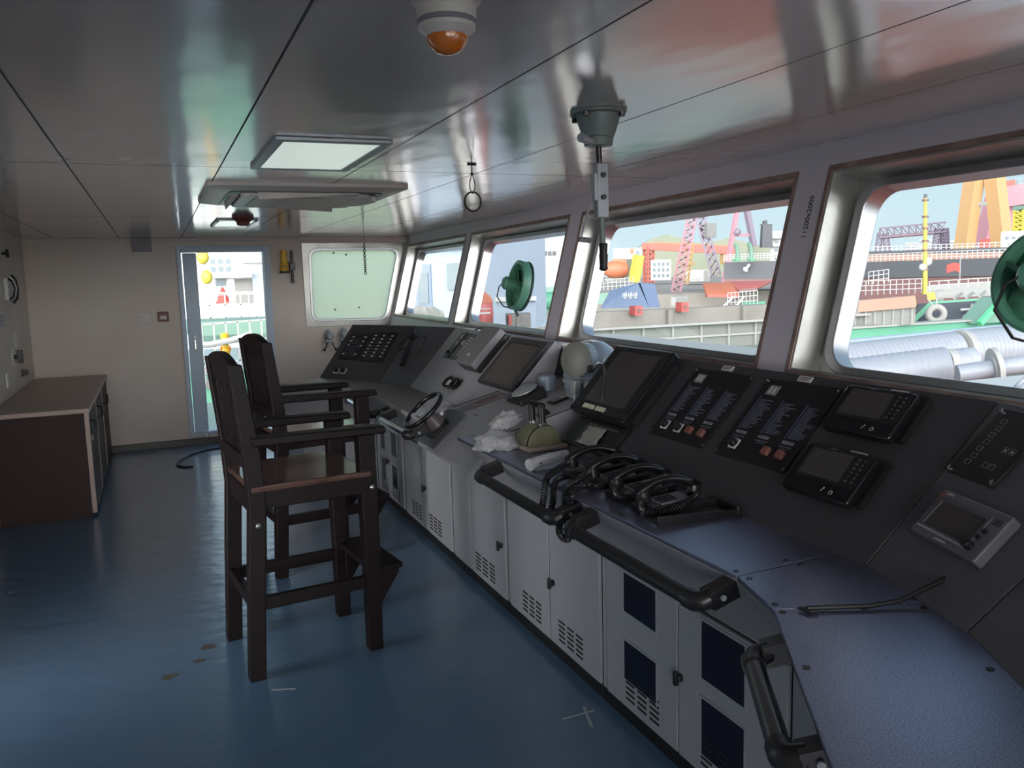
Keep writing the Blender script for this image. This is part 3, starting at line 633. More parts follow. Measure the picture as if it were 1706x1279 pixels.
# black displays
def plotter(l,u0,v0):
    t=it('navigation_display',l,'display',M0,u0,v0); w,h=.265,.158
    obj('back_bracket',pl(.015,.01,w+.015,h+.012,.006,0,.02),blackpl,t)
    obj('housing',pl(0,-.012,w,h,.014,.02,.05),blackgl,t,.005)
    obj('screen',pl(.032,.048,.198,h-.014,.003,.05,.0515),screen,t)
    obj('bezel',MB().ring(ID,(.022,.036,.255,h-.005,.006),(.032,.048,.198,h-.014,.003),.05,.053),blackpl,t)
    mb=MB()
    for r in range(6):
        for c in range(2): mb.sph((.216+c*.022,.06+r*.015,.0525),.0058,(1,1,.5),8)
    obj('keys',mb,blackpl,t)
    mb=MB()
    for r in range(6):
        for c in range(2): mb.box(.214+c*.022,.218+c*.022,.0595+r*.015,.0605+r*.015,.0553,.0557)
    obj('key_marks',mb,keyg,t)
    obj('power_icon',MB().tube([(.192+.006*math.cos(a*.52+2),.012+.006*math.sin(a*.52+2),.0505) for a in range(11)],.0009,5).box(.1913,.1927,.014,.02,.05,.0512),paper,t)
    obj('light_icon',MB().beam((.154,.008,.0505),(.159,.018,.0505),.002,.0008).sph((.1605,.0205,.0505),.0028,(1,1,.3),8),paper,t)
    mb=MB()
    for k in range(5): mb.box(.094+k*.006,.0985+k*.006,h-.0095,h-.0065,.0531,.0535)
    obj('brand_mark',mb,keyg,t)
    return t
plotter('black display with dim screen, upper of two on the long panel',1.596,.368)
plotter('black display with dim screen, lower of two on the long panel',1.605,.136)
# big monitor
t=it('radar_monitor','large black tilted monitor with a row of pale keys under its screen','monitor',M0,.145,.165)
obj('stand',pl(.03,.03,.47,.36,.01,0,.03),blackpl,t)
obj('housing',pl(0,0,.485,.385,.012,.03,.07),blackgl,t,.005)
obj('screen',pl(.075,.062,.425,.352,.003,.07,.0715),screen,t)
obj('bezel',MB().ring(ID,(.02,.012,.47,.375,.008),(.075,.062,.425,.352,.003),.07,.074),blackpl,t,.001)
for k in range(12):
    if k!=6: obj('key',pl(.115+k*.0165,.022,.127+k*.0165,.044,.002,.073,.078),mat('pale_green_keys',lin('c9cbb0'),.4) if 'pale_green_keys' not in MATS else MATS['pale_green_keys'],t)
obj('knob',MB().cyl((.085,.033,.073),(.085,.033,.09),.012,n=14),blackpl,t,.002)
obj('brand_mark',MB().box(.09,.115,.361,.366,.074,.0744),keyg,t)
t=it('radar_keyboard','black radar keyboard with plastic-wrapped sheet below the large monitor','keyboard',M0,.215,.02)
obj('base',pl(-.01,0,.40,.15,.01,0,.02),blackpl,t,.003)
mb=MB()
for k in range(9): mb.box(.10+k*.028,.122+k*.028,.12,.126,.02,.0225); 
for k in range(8): mb.box(.085,.125,.02+k*.012,.025+k*.012,.02,.0225)
obj('ribs',mb,gpanel,t)
obj('screw',MB().cyl((.005,.012,.02),(.005,.012,.024),.006,n=8),chrome,t)
tt=it('wrapped_document','crumpled clear-wrapped sheet lying on the radar keyboard','document',M0,.34,.035,.021)
mb=MB(); R=random.Random(2); N=9
g=[[mb.b.verts.new((i*.15/N,j*.1/N,.004+R.uniform(0,.007))) for j in range(N+1)] for i in range(N+1)]
for i in range(N):
    for j in range(N): mb.b.faces.new((g[i][j],g[i+1][j],g[i+1][j+1],g[i][j+1]))
o=obj('sheet',mb,mat('creased_film_sheet',lin('8b8d86'),.25,coat=.4),tt,smooth=60); so=o.modifiers.new('thickness','SOLIDIFY'); so.thickness=.002
# gooseneck microphone
t=thing('gooseneck_microphone','black gooseneck microphone bending left in front of the large monitor','microphone',loc=(1.80,3.30,1.0))
b0=V((1.76, 3.071, 0.898)); 
pts=[V(q) for q in ((1.76, 3.071, 0.876),(1.78, 3.157, 0.925),(1.79, 3.221, 1.008),(1.8, 3.236, 1.113),(1.8, 3.207, 1.21),(1.8, 3.222, 1.249),(1.8, 3.26, 1.254),(1.8, 3.305, 1.239))]
o0=V((1.80,3.30,1.0)); t.matrix_world=T(o0)
obj('base',MB().lathe([(.035,-.012),(.035,.012),(.02,.025)],18,o=pts[0]-o0),blackpl,t); obj('stem',MB().tube([p-o0 for p in pts],.0075,10),blackrub,t)
obj('head',MB().cyl(pts[-1]-o0,pts[-1]-o0+(pts[-1]-pts[-2]).normalized()*.035,.013,.017,n=14).sph(pts[-1]-o0+(pts[-1]-pts[-2]).normalized()*.036,.019,n=14),blackpl,t)
obj('collar',MB().cyl(pts[-2]-o0,pts[-1]-o0,.011,n=12),chrome,t)
# helm panel devices
t=it('display_monitor','flat monitor with brown-tinted screen on the helm panel','monitor',M0,-1.20,.185)
obj('housing',pl(0,0,.54,.36,.006,0,.018),blackpl,t,.003); obj('screen',pl(.035,.02,.47,.32,.003,.018,.0195),screenb,t)
obj('bezel',MB().ring(ID,(0.005,.005,.535,.355,.005),(.035,.02,.47,.32,.003),.018,.026),dpanel,t,.001)
t=it('device_cover','grey box-shaped cover standing proud on the helm panel left of the brown screen','device',M0,-1.60,.25)
obj('lid',pl(0,0,.30,.31,.012,.035,.085),greypl,t,.006); obj('lower_case',pl(.012,.0,.31,.30,.01,0,.035),blackpl,t,.003)
obj('emblem',pl(.11,.06,.155,.085,.004,.085,.0865),paper,t); obj('front_slot',MB().box(.02,.28,-.002,.004,.05,.056),seamdark,t)
t=it('steering_keypad','keypad panel with rows of pale keys and two black strips on the helm panel','keypad',M0,-2.14,.30)
obj('plate',pl(0,0,.44,.235,.004,0,.006),gpanel,t,.001)
for a in (.115,.33): obj('divider_strip',MB().box(a,a+.018,0,.235,.006,.014),blackpl,t)
for c in range(2):
    for r in range(7): obj('key',pl(.235+c*.04,.035+r*.025,.262+c*.04,.051+r*.025,.002,.006,.012),keyw,t)
obj('readout',pl(.145,.13,.205,.165,.002,.006,.01),keyw,t)
for r in range(4): obj('push_button',pl(.15,.03+r*.02,.2,.043+r*.02,.002,.006,.01),keyg,t)
for r in range(2): obj('white_tag',MB().box(.05,.075,.12+r*.06,.155+r*.06,.006,.009),paper,t)
for r in range(2):
    for c in range(3): obj('rocker_switch',pl(.355+c*.028,.03+r*.075,.376+c*.028,.075+r*.075,.003,.006,.02),keyw,t,.002)
obj('selector_knob',MB().cyl((.385,.2,.006),(.385,.2,.03),.018,n=14),blackpl,t); obj('small_knob',MB().cyl((.06,.045,.006),(.06,.045,.026),.012,n=12),blackpl,t)
t=it('cable_bundle','tangle of black cable with pale tag at the foot of the helm panel','cable',M0,-1.62,.10,.012)
mb=MB(); R=random.Random(5); pts=[]
for k in range(40): pts.append((.13*math.cos(k*.9)*R.uniform(.5,1)+.08,.04*math.sin(k*1.3)+.02,.012+.012*math.sin(k*.7)))
mb.tube(pts,.007,6); obj('strands',mb,cordm,t); obj('tag_card',pl(.05,-.01,.10,.03,.003,.03,.033),paper,t)
# top of helm block
BTm=frame(bt(1.5,4.468),(0,-1,0),(.968,0,.252))
def bm_(nm,l,c,x,y,rot=0,w=0): 
    return thing(nm,l,c,BTm@T((4.468-y,(x-1.5)/.968,w))@Mx.Rotation(rot,4,'Z'))
t=bm_('caption_plate','long flat plate with printed caption on the helm block top','label plate',1.66,4.33)
obj('plate',pl(-.075,-.16,.075,.13,.01,0,.004),greypl,t); obj('caption_strip',MB().box(-.055,.03,-.06,.11,.004,.005),lamin,t)
mb=MB()
for k in range(3): mb.box(-.045+k*.024,-.035+k*.024,-.05,.09,.005,.0054)
obj('printed_text',mb,inkm,t)
t=bm_('helm_indicator','black wedge-shaped instrument box with glass dome on the helm block','indicator',1.80,4.06)
obj('box',MB().hexa([(-.10,-.08,0),(.10,-.08,0),(.10,.08,0),(-.10,.08,0),(-.09,-.075,.035),(.09,-.075,.035),(.09,.075,.06),(-.09,.075,.06)]),blackpl,t,.006)
obj('glass_dial',MB().lathe([(.075,.0),(.072,.014),(.05,.024),(.02,.029)],24,o=(0,0,.045),ax=(0,-.16,1)),ltgrey,t); obj('dial_ring',MB().lathe([(.078,-.004),(.08,.004),(.074,.008)],24,o=(0,0,.045),ax=(0,-.16,1)),blackgl,t)
t=bm_('handheld_remote','flat dark handheld unit with pale display lying on the helm block','remote',1.89,3.82,rad(8))
obj('case',pl(-.035,-.075,.035,.075,.008,0,.012),blackpl,t,.003); obj('display',pl(-.025,-.01,.025,.05,.003,.012,.0135),keyw,t); obj('keypad',pl(-.022,-.06,.022,-.02,.003,.012,.013),greypl,t)
t=bm_('toggle_switch','small black toggle switch at the near edge of the helm block','switch',1.715,3.67)
obj('base',pl(-.018,-.03,.018,.03,.003,0,.012),blackpl,t,.002); obj('lever',MB().box(-.01,.01,-.008,.024,.012,.026),blackpl,t,.003)
# gyro repeater
G=V((2.03,3.76,1.035)); t=thing('gyro_repeater','blue-grey domed gyro repeater with round lid beside the window','gyro repeater',loc=G)
obj('pedestal',MB().lathe([(.13,0),(.135,.045),(.14,.05),(.14,.10),(.145,.104),(.145,.11)],32),gdome,t,.002)
obj('dome',MB().lathe([(.14,.11),(.143,.115),(.141,.165),(.132,.205),(.108,.247),(.066,.275),(.02,.285)],32),gdome,t)
ax=V((-.86,-.5,.12)).normalized(); c0=V((-.02,-.02,.185))
obj('side_drum',MB().lathe([(.088,0),(.088,.115),(.084,.122)],30,o=c0,ax=ax),gdome,t)
obj('round_lid',MB().lathe([(.086,.118),(.09,.121),(.09,.13),(.082,.134)],30,o=c0,ax=ax),gdisc,t); 
obj('clamp',MB().box(-.155,-.12,-.115,-.06,.03,.10).cyl((-.14,-.09,-.02),(-.14,-.09,.06),.012,n=10),ltgrey,t,.004)
obj('knob',MB().cyl((-.085,-.105,.07),(-.10,-.135,.07),.014,n=14),white,t); obj('seam_band',MB().lathe([(.146,.076),(.149,.08),(.149,.088),(.146,.092)],32),ltgrey,t)
tt=tag(obj('grey_canister',MB().lathe([(.05,0),(.05,.075),(.045,.08)],20,o=bt(1.945,4.11)),gdome),'small grey canister behind the drum of the gyro repeater','canister')
# steering wheel
S0=V((1.40,4.36,.838)); nrm=V((-.66,0,.75)).normalized()
WM=frame(S0,V((0,-1,0)),V((.75,0,.66))); t=thing('steering_wheel','black steering wheel on a dark angled column at the helm','steering wheel',WM)
obj('column_base',pl(-.075,-.085,.075,.055,.03,0,.022),blackpl,t,.004); obj('column',MB().lathe([(.055,.02),(.05,.05),(.036,.08),(.03,.115)],20),mat('brown_grey_column',lin('5a5052'),.4),t)
mb=MB().tube([(.125*math.cos(a*math.pi/24),.125*math.sin(a*math.pi/24),.135) for a in range(48)],.013,12,True); obj('rim',mb,blackgl,t)
mb=MB()
for a in (90,210,330): mb.beam((0,0,.125),(.118*math.cos(rad(a)),.118*math.sin(rad(a)),.135),.022,.008)
obj('spokes',mb,ltgrey,t,.002); obj('hub',MB().lathe([(.032,.11),(.032,.132),(.025,.138)],18),ltgrey,t)
def bag(nm,l,c,loc,sx,sy,sz,sd,m,rz=0,cat='bag'):
    R=random.Random(sd); b=bmesh.new(); bmesh.ops.create_icosphere(b,subdivisions=4,radius=1)
    from mathutils import noise
    for v in b.verts:
        p=v.co.copy(); k=noise.noise(p*1.7+V((sd,0,0)))*.34+abs(noise.noise(p*3.6+V((0,sd,0))))*.34+abs(noise.noise(p*8+V((0,0,sd))))*.16
        q=p*(1+k); z=max(q.z,-.35)+.35
        v.co=V((q.x*sx,q.y*sy,z*sz))
    t=thing(nm,l,cat,loc=loc,rz=rz); obj('film',b,m,t,smooth=50); return t
whitefilm=mat('white_film',lin('c4c4c6'),.25,coat=.5)
bag('plastic_bag','crumpled clear plastic bag lying on the worktop beside the telegraph','bag',(1.42,3.56,ZW+.001),.10,.13,.045,1.3,bagm,rad(-35))
bag('crumpled_paper','white crumpled wrapping above the clear bag left of the telegraph','bag',(1.535,3.72,.93),.05,.10,.045,4.1,whitefilm,rad(-50),'wrapping')
bag('plastic_wrap','grey-white plastic wrapping bundled behind the steering wheel','bag',(1.46,4.62,ZW+.001),.10,.13,.055,7.7,mat('grey_film',lin('a9abb2'),.25,coat=.4),rad(-20),'wrapping')
# engine telegraph
t=thing('engine_telegraph','olive-grey engine telegraph with twin black lever handle on the worktop','telegraph',loc=(1.575,3.44,ZW),rz=rad(4))
obj('base_plate',MB().box(-.10,.10,-.105,.105,0,.022),beige,t,.006)
def half(y0,y1,r): return MB().prism([(r*math.cos(a*math.pi/20),y0,.02+r*1.08*math.sin(a*math.pi/20)) for a in range(21)],(0,y1-y0,0))
obj('scale_drum',half(-.045,.045,.088),telegr,t,.003); obj('side_cheek',half(-.072,-.05,.082),telegr,t,.003); obj('side_cheek',half(.05,.072,.082),telegr,t,.003)
obj('dark_slot',half(-.0505,-.0445,.084),seamdark,t); obj('dark_slot',half(.0445,.0505,.084),seamdark,t)
for s in (-.0475,.0475):
    lv=obj('lever',MB().cyl((0,s,.06),(-.004,s,.205),.017,.0155,n=14),blackpl,t); obj('lever_ferrule',MB().cyl((0,s,.112),(-.002,s,.122),.019,n=14),chrome,lv)
    obj('lever_skirt',MB().box(-.016,.016,s-.012,s+.012,.03,.115),blackpl,lv,.006)
obj('cross_grip',MB().cyl((-.004,-.062,.2),(-.004,.062,.2),.0135,n=14),blackgl,t,.003)
# telephones
def phone(l,x,y,rz,g='desk telephones in a row'):
    t=thing('telephone',l,'telephone',loc=(x,y,ZW),rz=rz,group=g)
    obj('base',MB().prism([(-.115,-.055,0),(.115,-.055,0),(.115,-.055,.045),(-.115,-.055,.022)],(0,.11,0)),blackpl,t,.006)
    obj('face_plate',MB().hexa([(-.05,-.045,.028),(.06,-.045,.039),(.06,.045,.039),(-.05,.045,.028),(-.05,-.045,.032),(.06,-.045,.043),(.06,.045,.043),(-.05,.045,.032)]),greypl,t)
    mb=MB()
    for i in range(4):
        for j in range(3): mb.box(-.04+i*.016,-.028+i*.016,-.03+j*.022,-.014+j*.022,.033+i*.0016,.037+i*.0016)
    obj('dial_keys',mb,blackpl,t)
    hs=[]
    for i in range(15): a=-1+i/7; hs.append((a*.115,0,.062+.04*(1-a*a)-.0*a))
    h=obj('handset',MB().tube(hs,.014,12,rs=[.017,.018,.018,.016,.0145,.014,.0135,.0135,.0135,.014,.0145,.016,.018,.018,.017]),blackgl,t)
    obj('earpiece',MB().cyl((.098,0,.075),(.092,0,.046),.024,.027,n=16),blackpl,h,.003); obj('mouthpiece',MB().cyl((-.098,0,.075),(-.092,0,.036),.024,.027,n=16),blackpl,h,.003)
    return t
def coil(pts,r=.011,turns=26,w=.004):
    P=[V(p) for p in pts]; n=len(P)-1; out=[]; turns=int(sum((P[i+1]-P[i]).length for i in range(n))/.0085)
    N=turns*9
    for i in range(N+1):
        f=i/N*n; k=min(int(f),n-1); q=f-k
        p0=P[max(k-1,0)];p1=P[k];p2=P[k+1];p3=P[min(k+2,n)]
        p=.5*((2*p1)+(p2-p0)*q+(2*p0-5*p1+4*p2-p3)*q*q+(3*p1-p0-3*p2+p3)*q**3)
        d=((p2-p0)*.5*(1-q)+(p3-p1)*.5*q).normalized(); a=d.orthogonal().normalized(); b=d.cross(a); th=i/9*2*math.pi
        out.append(p+(a*math.cos(th)+b*math.sin(th))*r)
    return MB().tube(out,w,5)
PH=[((1.55,2.86),'black telephone with cord looping over the worktop edge, farthest in the row'),((1.545,2.68),'black telephone second from the telegraph, cord hanging over the rail end'),((1.535,2.49),'black telephone third from the telegraph, between its neighbours'),((1.525,2.30),'black telephone nearest the camera, beside the open black tray')]
for i,((x,yy),l) in enumerate(PH):
    ph=phone(l,x,yy,rad(-4))
    iv=ph.matrix_world.inverted()
    if i==0: pts=[(1.44,2.86,.93),(1.37,2.83,.91),(1.325,2.82,.885),(1.30,2.80,.82),(1.285,2.78,.765),(1.29,2.74,.76),(1.305,2.73,.82),(1.325,2.75,.885),(1.40,2.80,.892)]
    elif i==1: pts=[(1.435,2.68,.93),(1.37,2.66,.905),(1.32,2.64,.885),(1.295,2.62,.81),(1.275,2.62,.74),(1.285,2.57,.725),(1.30,2.58,.80),(1.325,2.6,.888),(1.42,2.63,.892)]
    else: pts=[(1.43,yy-.01,.915),(1.415,yy-.04,.895),(1.46,yy-.075,.887),(1.54,yy-.08,.889),(1.60,yy-.07,.895)]
    if i==3: pts=[(1.42,yy-.01,.915),(1.40,yy-.04,.893),(1.45,yy-.075,.887),(1.52,yy-.085,.90),(1.60,yy-.06,.925)]
    obj('coiled_cord',coil([iv@V(p) for p in pts],.010,30),cordm,ph)
t=thing('wrapped_handset','plastic-wrapped handset lying in front of the telegraph','handset',loc=(1.47,3.06,ZW),rz=rad(15))
obj('handset',MB().tube([(-.12,0,.022),(-.08,0,.03),(0,0,.034),(.08,0,.036),(.13,0,.03)],.018,10,rs=[.02,.018,.015,.018,.022]),blackpl,t)
obj('film',MB().tube([(-.13,0,.024),(-.08,.004,.03),(-.03,-.003,.034),(.03,.004,.036),(.07,0,.036)],.024,9,rs=[.026,.022,.025,.021,.024]),bagm,t)
t=thing('document_tray','flat black open tray with raised end bar at the near end of the telephones','tray',loc=(1.545,2.185,ZW),rz=rad(-3))
obj('floor_plate',MB().box(-.15,.13,-.05,.06,0,.006),dpanel,t); obj('side_wall',MB().prism([(-.16,-.055,0),(.14,-.055,0),(.14,-.055,.022),(-.16,-.055,.032)],(0,.01,0)),blackpl,t,.002)
obj('side_wall',MB().prism([(-.16,.055,0),(.14,.055,0),(.14,.055,.03),(-.16,.055,.02)],(0,.01,0)),blackpl,t,.002); obj('end_bar',MB().box(.125,.145,-.06,.068,0,.034),blackpl,t,.003); obj('end_plate',MB().box(.1455,.147,-.05,.058,.012,.03),greypl,t)
t=thing('wiper_rod','long thin black rod lying across the worktop seam and up the dark panel','rod')
obj('rod',MB().tube([(1.328, 1.435, 0.877),(1.461, 1.378, 0.879),(1.53,1.36,.885),(1.66,1.34,.925),(1.73,1.335,.985)],.006,8),blackrub,t)
obj('hook',MB().tube([(1.328, 1.434, 0.876),(1.314, 1.445, 0.876),(1.321, 1.418, 0.876),(1.338, 1.413, 0.876)],.004,8),blackrub,t)
# far wing alarm panels and hand microphone
def lamps(l,u0,v0,w,h,cols,rows,sd):
    t=it('indicator_panel',l,'indicator panel',M2f,u0,v0); obj('plate',pl(0,0,w,h,.004,0,.01),blackpl,t,.001)
    R=random.Random(sd)
    for i in range(cols):
        for j in range(rows):
            if cols==2 and j==1: continue
            x=.04+i*(w-.08)/(cols-1); y_=.05+j*(h-.09)/(rows-1); obj('indicator_lamp',pl(x-.012,y_-.005,x+.012,y_+.005,.002,.01,.014),keyw,t)
    mb=MB()
    for j in range(8): mb.box(.03,w-.03-R.uniform(0,.06),.04+j*(h-.08)/8,.043+j*(h-.08)/8,.01,.0103)
    obj('printed_lines',mb,bluepr,t)
lamps('indicator panel with two columns of lamps, left of two near the end wall',.08,.20,.225,.27,2,5,1)
lamps('indicator panel with three columns of lamps, right of two near the end wall',.33,.19,.27,.30,3,7,2)
for u,l in ((.155,'left of two small round switches under the far indicator panels'),(.235,'right of two small round switches under the far indicator panels')):
    t=it('rotary_switch',l,'switch',M2f,u,.08); obj('plate',pl(-.03,-.026,.03,.026,.003,0,.004),keyw,t); obj('knob',MB().cyl((0,0,.004),(0,0,.03),.02,n=16),blackpl,t,.002)
t=it('hand_microphone','black hand microphone hung in a wire holder on the dark grey panel','microphone',M1f,.14,.32)
obj('handle',MB().tube([(.055,-.16,.03),(.03,-.10,.035),(.0,-.03,.035),(-.02,.05,.04)],.02,12,rs=[.02,.022,.02,.014]),blackpl,t); obj('head',MB().lathe([(.02,0),(.034,.01),(.034,.05),(.02,.062)],18,o=(-.02,.10,.03),ax=(0,0,1)),blackpl,t)
obj('neck',MB().cyl((-.02,.04,.04),(-.02,.09,.045),.016,n=12),blackpl,t)
for s in (-1,1): obj('wire_hook',MB().tube([(s*.05,.02,.004),(s*.12-.01,-.02,.03),(s*.15,.03,.035),(s*.12,.12,.035),(s*.08,.12,.03)],.005,6),blackpl,t)
obj('holder_bar',MB().box(-.13,.15,-.035,-.015,0,.012),gpanel,t,.002)
# near bend panel devices
t=it('status_panel','black status panel with outlined keys and screwed corners at the right edge','status panel',M1n,-.014,.328)
obj('plate',pl(0,0,.185,.22,.003,0,.01),blackpl,t,.001)
def outl(mb,u,v,w=.018,h=.014):
    for a in ((u,v,u+w,v+.0012),(u,v+h,u+w,v+h+.0012),(u,v,u+.0012,v+h),(u+w,v,u+w+.0012,v+h)): mb.box(a[0],a[2],a[1],a[3],.01,.0104)
    return mb
for k in range(7): obj('key_outline',outl(MB(),.035+.003*(k%2),.035+k*.023),keyg,t)
for a,b in ((.12,.095),(.145,.095),(.10,.04),(.125,.04)): 
    q=obj('key_outline',outl(MB(),a,b,.017,.016),keyg,t)
    if b>.06: obj('key_mark',MB().box(a+.006,a+.012,b+.005,b+.011,.01,.0106),paper,q)
for x,y_ in ((.008,.01),(.177,.01),(.01,.21)): obj('thumb_screw',MB().cyl((x,y_,.01),(x,y_,.016),.006,n=8).cyl((x,y_,.016),(x+.016,y_-.012,.018),.003,n=6),chrome,t)
t=it('alarm_display','grey rectangular display with round black knob on the panel at the bend','display',M1n,.07,.134)
obj('housing',pl(0,0,.257,.138,.006,0,.03),mat('dark_grey_plastic',lin('66646a'),.4),t,.004); obj('screen',pl(.03,.03,.2,.105,.003,.03,.031),screen,t)
obj('bezel',MB().ring(ID,(.02,.02,.21,.118,.004),(.03,.03,.2,.105,.003),.03,.034),mat('mid_grey_plastic',lin('57555b'),.4),t,.001)
obj('lower_ledge',MB().box(.02,.205,.018,.024,.03,.037),ltgrey,t); obj('red_corner',pl(.004,.11,.022,.124,.002,.03,.0325),redbt,t)
obj('knob',MB().cyl((.215,.03,.03),(.215,.03,.05),.0125,n=18),blackpl,t,.002)
for k in range(2): obj('small_knob',MB().cyl((.217+k*.004,.058+k*.018,.03),(.217+k*.004,.058+k*.018,.036),.006,n=12),blackpl,t)
mb=MB()
for k in range(3): mb.box(.222+k*.008,.226+k*.008,.1,.118,.03,.0305)
obj('speaker_slots',mb,blackpl,t)
mb=MB()
for k in range(3): mb.box(.022+k*.009,.028+k*.009,.125,.131,.03,.0304)
for k in range(9): mb.box(.1+k*.005,.1035+k*.005,.008,.012,.03,.0304)
obj('brand_mark',mb,paper,t)
t=thing('clear_hose','clear plastic hose looping down over the panel at the right edge','hose')
obj('hose',MB().tube([(2.429, 1.66, 1.297),(2.409, 1.68, 1.308),(2.381, 1.69, 1.305),(2.346, 1.69, 1.284),(2.308, 1.67, 1.248),(2.25, 1.62, 1.212),(2.167, 1.54, 1.172),(2.116, 1.48, 1.131)],.0075,12),glass_mat('clear_hose_plastic',(.85,.88,.92),.35),t)
# fans at the windows
def fan(l,y,z,n,yaw,r=.165):
    o=FW(y,z,n); t=thing('window_fan',l,'fan',T(o)@Mx.Rotation(rad(12),4,'Y')@Mx.Rotation(yaw,4,'Z'))
    X=(-1,0,0)
    obj('guard_ring',MB().lathe([(r,-.02),(r+.012,-.02),(r+.014,.035),(r+.004,.04),(r-.012,.035),(r-.014,-.015),(r,-.02)],44,ax=X),fangrn,t)
    obj('outer_ring',MB().tube([(.035,(r+.006)*math.cos(a*math.pi/22),(r+.006)*math.sin(a*math.pi/22)) for a in range(44)],.011,8,True),fandk,t)
    for k in range(4):
        a=k*math.pi/2+.5; d=V((0,math.cos(a),math.sin(a))); e=V((0,-math.sin(a),math.cos(a)))
        mb=MB(); P=[]
        for i in range(7):
            q=.03+(r-.045)*i/6; w=.022+.05*math.sin(math.pi*(i+1)/8.5)
            P.append((d*q-e*w+V((.022,0,0)),d*q+e*w+V((-.012,0,0))))
        for i in range(6): mb.face([P[i][0],P[i+1][0],P[i+1][1],P[i][1]])
        bo=obj('blade',mb,mat('translucent_green_blade',lin('5f9a80'),.3) if 'translucent_green_blade' not in MATS else MATS['translucent_green_blade'],t); sm=bo.modifiers.new('thickness','SOLIDIFY'); sm.thickness=.003
    obj('hub',MB().lathe([(.035,-.02),(.035,.03),(.025,.04)],20,ax=X),fangrn,t); obj('motor',MB().lathe([(.045,.035),(.048,.05),(.048,.11),(.036,.125)],20,ax=X),fangrn,t)
    for s in (-1,1): obj('guard_arm',MB().tube([(-.045,s*.04,0),(-.03,s*.12,s*.05),(-.01,s*(r-.02),s*.06)],.007,8),fangrn,t)
    obj('bracket',MB().cyl((.0,0,-r-.01),(.03,0,-r-.05),.012,n=10),fandk,t)
    obj('cable',MB().tube([(-.11,0,.02),(-.13,.06,-.03),(-.13,.075,-.10),(-.08,.04,-.165),(-.01,.01,-.17)],.0045,6),cordm,t)
    obj('lead',MB().tube([(.0,-.02,-r),(.01,-.03,-r-.10),(.02,-.04,-r-.17)],.002,5).box(.005,.035,-.055,-.03,-r-.21,-r-.165),blackpl,t)
    return t
fan('green window fan with grey-green ring at the window behind the helm panel',5.55,1.595,.03,rad(-4))
fan('large dark-ringed fan cut off by the right picture edge at the nearest window',1.50,1.59,-.03,rad(10),.135)
tag(obj('window_cable',MB().tube([(2.2, 5.942, 1.25),(2.2, 5.786, 1.284),(2.2, 5.545, 1.299),(2.2, 5.377, 1.29),(2.2, 5.324, 1.272)],.006,8),cordm),'black cable arching over the top edge of the helm panel','cable')
t=thing('handwriting','handwritten black figures 11200X200 running up the grey window pillar','handwriting'); 
hw=text_mesh("11200x2000",.034,t,inkm,Mx.Identity(4),depth=.0004)
q=FW(2.575,1.85,-.001); hw.matrix_world=frame(q,FW(2.56,2.0,0)-FW(2.56,1.7,0),V((0,1,0)))

# ---------------------------------------------------------------- outside
lin0=lin
lin=lambda h: tuple(.46*c+.03 for c in lin0(h))
e_blk=mat('black_hull_paint',lin('4a4f58'),.6); e_maroon=mat('maroon_hull_paint',lin('8a5a58'),.6); e_green=mat('green_deck_paint',lin('5cbd96'),.55); e_ltgreen=mat('light_green_paint',lin('5fe0a0'),.55)
e_dkgreen=mat('dark_green_paint',lin('79ab96'),.6); e_orange=mat('orange_gelcoat',lin('e8793f'),.5); e_redor=mat('red_orange_paint',lin('e2604a'),.55); e_yel=mat('yellow_paint',lin('e6d93c'),.5)
e_white=mat('white_ship_paint',lin('e8edec'),.5); e_wgrey=mat('pale_grey_ship_paint',lin('b9bcb8'),.6); e_grey=mat('grey_steel_plate',lin('8e918c'),.6); e_taupe=mat('taupe_coaming_paint',lin('a09a92'),.6,var=(.6,lin('8f8a82')))
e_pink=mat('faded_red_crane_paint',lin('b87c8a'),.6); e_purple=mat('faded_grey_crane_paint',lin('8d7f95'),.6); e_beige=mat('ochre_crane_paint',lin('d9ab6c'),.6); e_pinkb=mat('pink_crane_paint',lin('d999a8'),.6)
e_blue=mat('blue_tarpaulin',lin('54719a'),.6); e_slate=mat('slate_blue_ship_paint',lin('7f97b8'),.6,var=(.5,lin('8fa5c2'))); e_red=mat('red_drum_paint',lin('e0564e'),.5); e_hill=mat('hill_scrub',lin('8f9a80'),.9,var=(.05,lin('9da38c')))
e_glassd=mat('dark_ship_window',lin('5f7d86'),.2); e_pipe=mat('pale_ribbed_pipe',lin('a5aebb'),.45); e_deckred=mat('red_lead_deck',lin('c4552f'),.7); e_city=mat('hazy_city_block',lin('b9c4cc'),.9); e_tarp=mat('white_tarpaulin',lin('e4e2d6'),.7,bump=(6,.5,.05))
e_quay=mat('quay_rubble',lin('b5ada0'),.9,var=(.3,lin('8f8a84'))); e_water=mat('harbour_water',(.10,.16,.15),.15,bump=(.6,.3,.05)); e_cont=mat('rusty_orange_cargo',lin('c99a80'),.7)
e_tyre=mat('weathered_tyre',lin('b9b7b2'),.8); e_paleblue=mat('pale_blue_ship_paint',lin('b5cbe0'),.6); e_flag=mat('red_flag_cloth',lin('e8402f'),.7)
struct('harbour_water',MB().box(-60,900,-300,900,-9.2,-9),e_water)
struct('quay_ground',MB().box(20,900,110,900,-9,-1.6),e_quay)
mb=MB(); L=[V((316.41, 533.18, 15.28)),V((334.28, 545.76, 19.9)),V((343.71, 539.87, 27.51)),V((352.94, 533.88, 29.78)),V((362.0, 527.78, 27.2)),V((370.9, 521.57, 22.89)),V((381.36, 513.97, 23.75)),V((389.86, 507.55, 25.97)),V((399.87, 499.71, 22.05)),V((414.4, 487.72, 16.65)),V((447.43, 457.6, 4.58))]
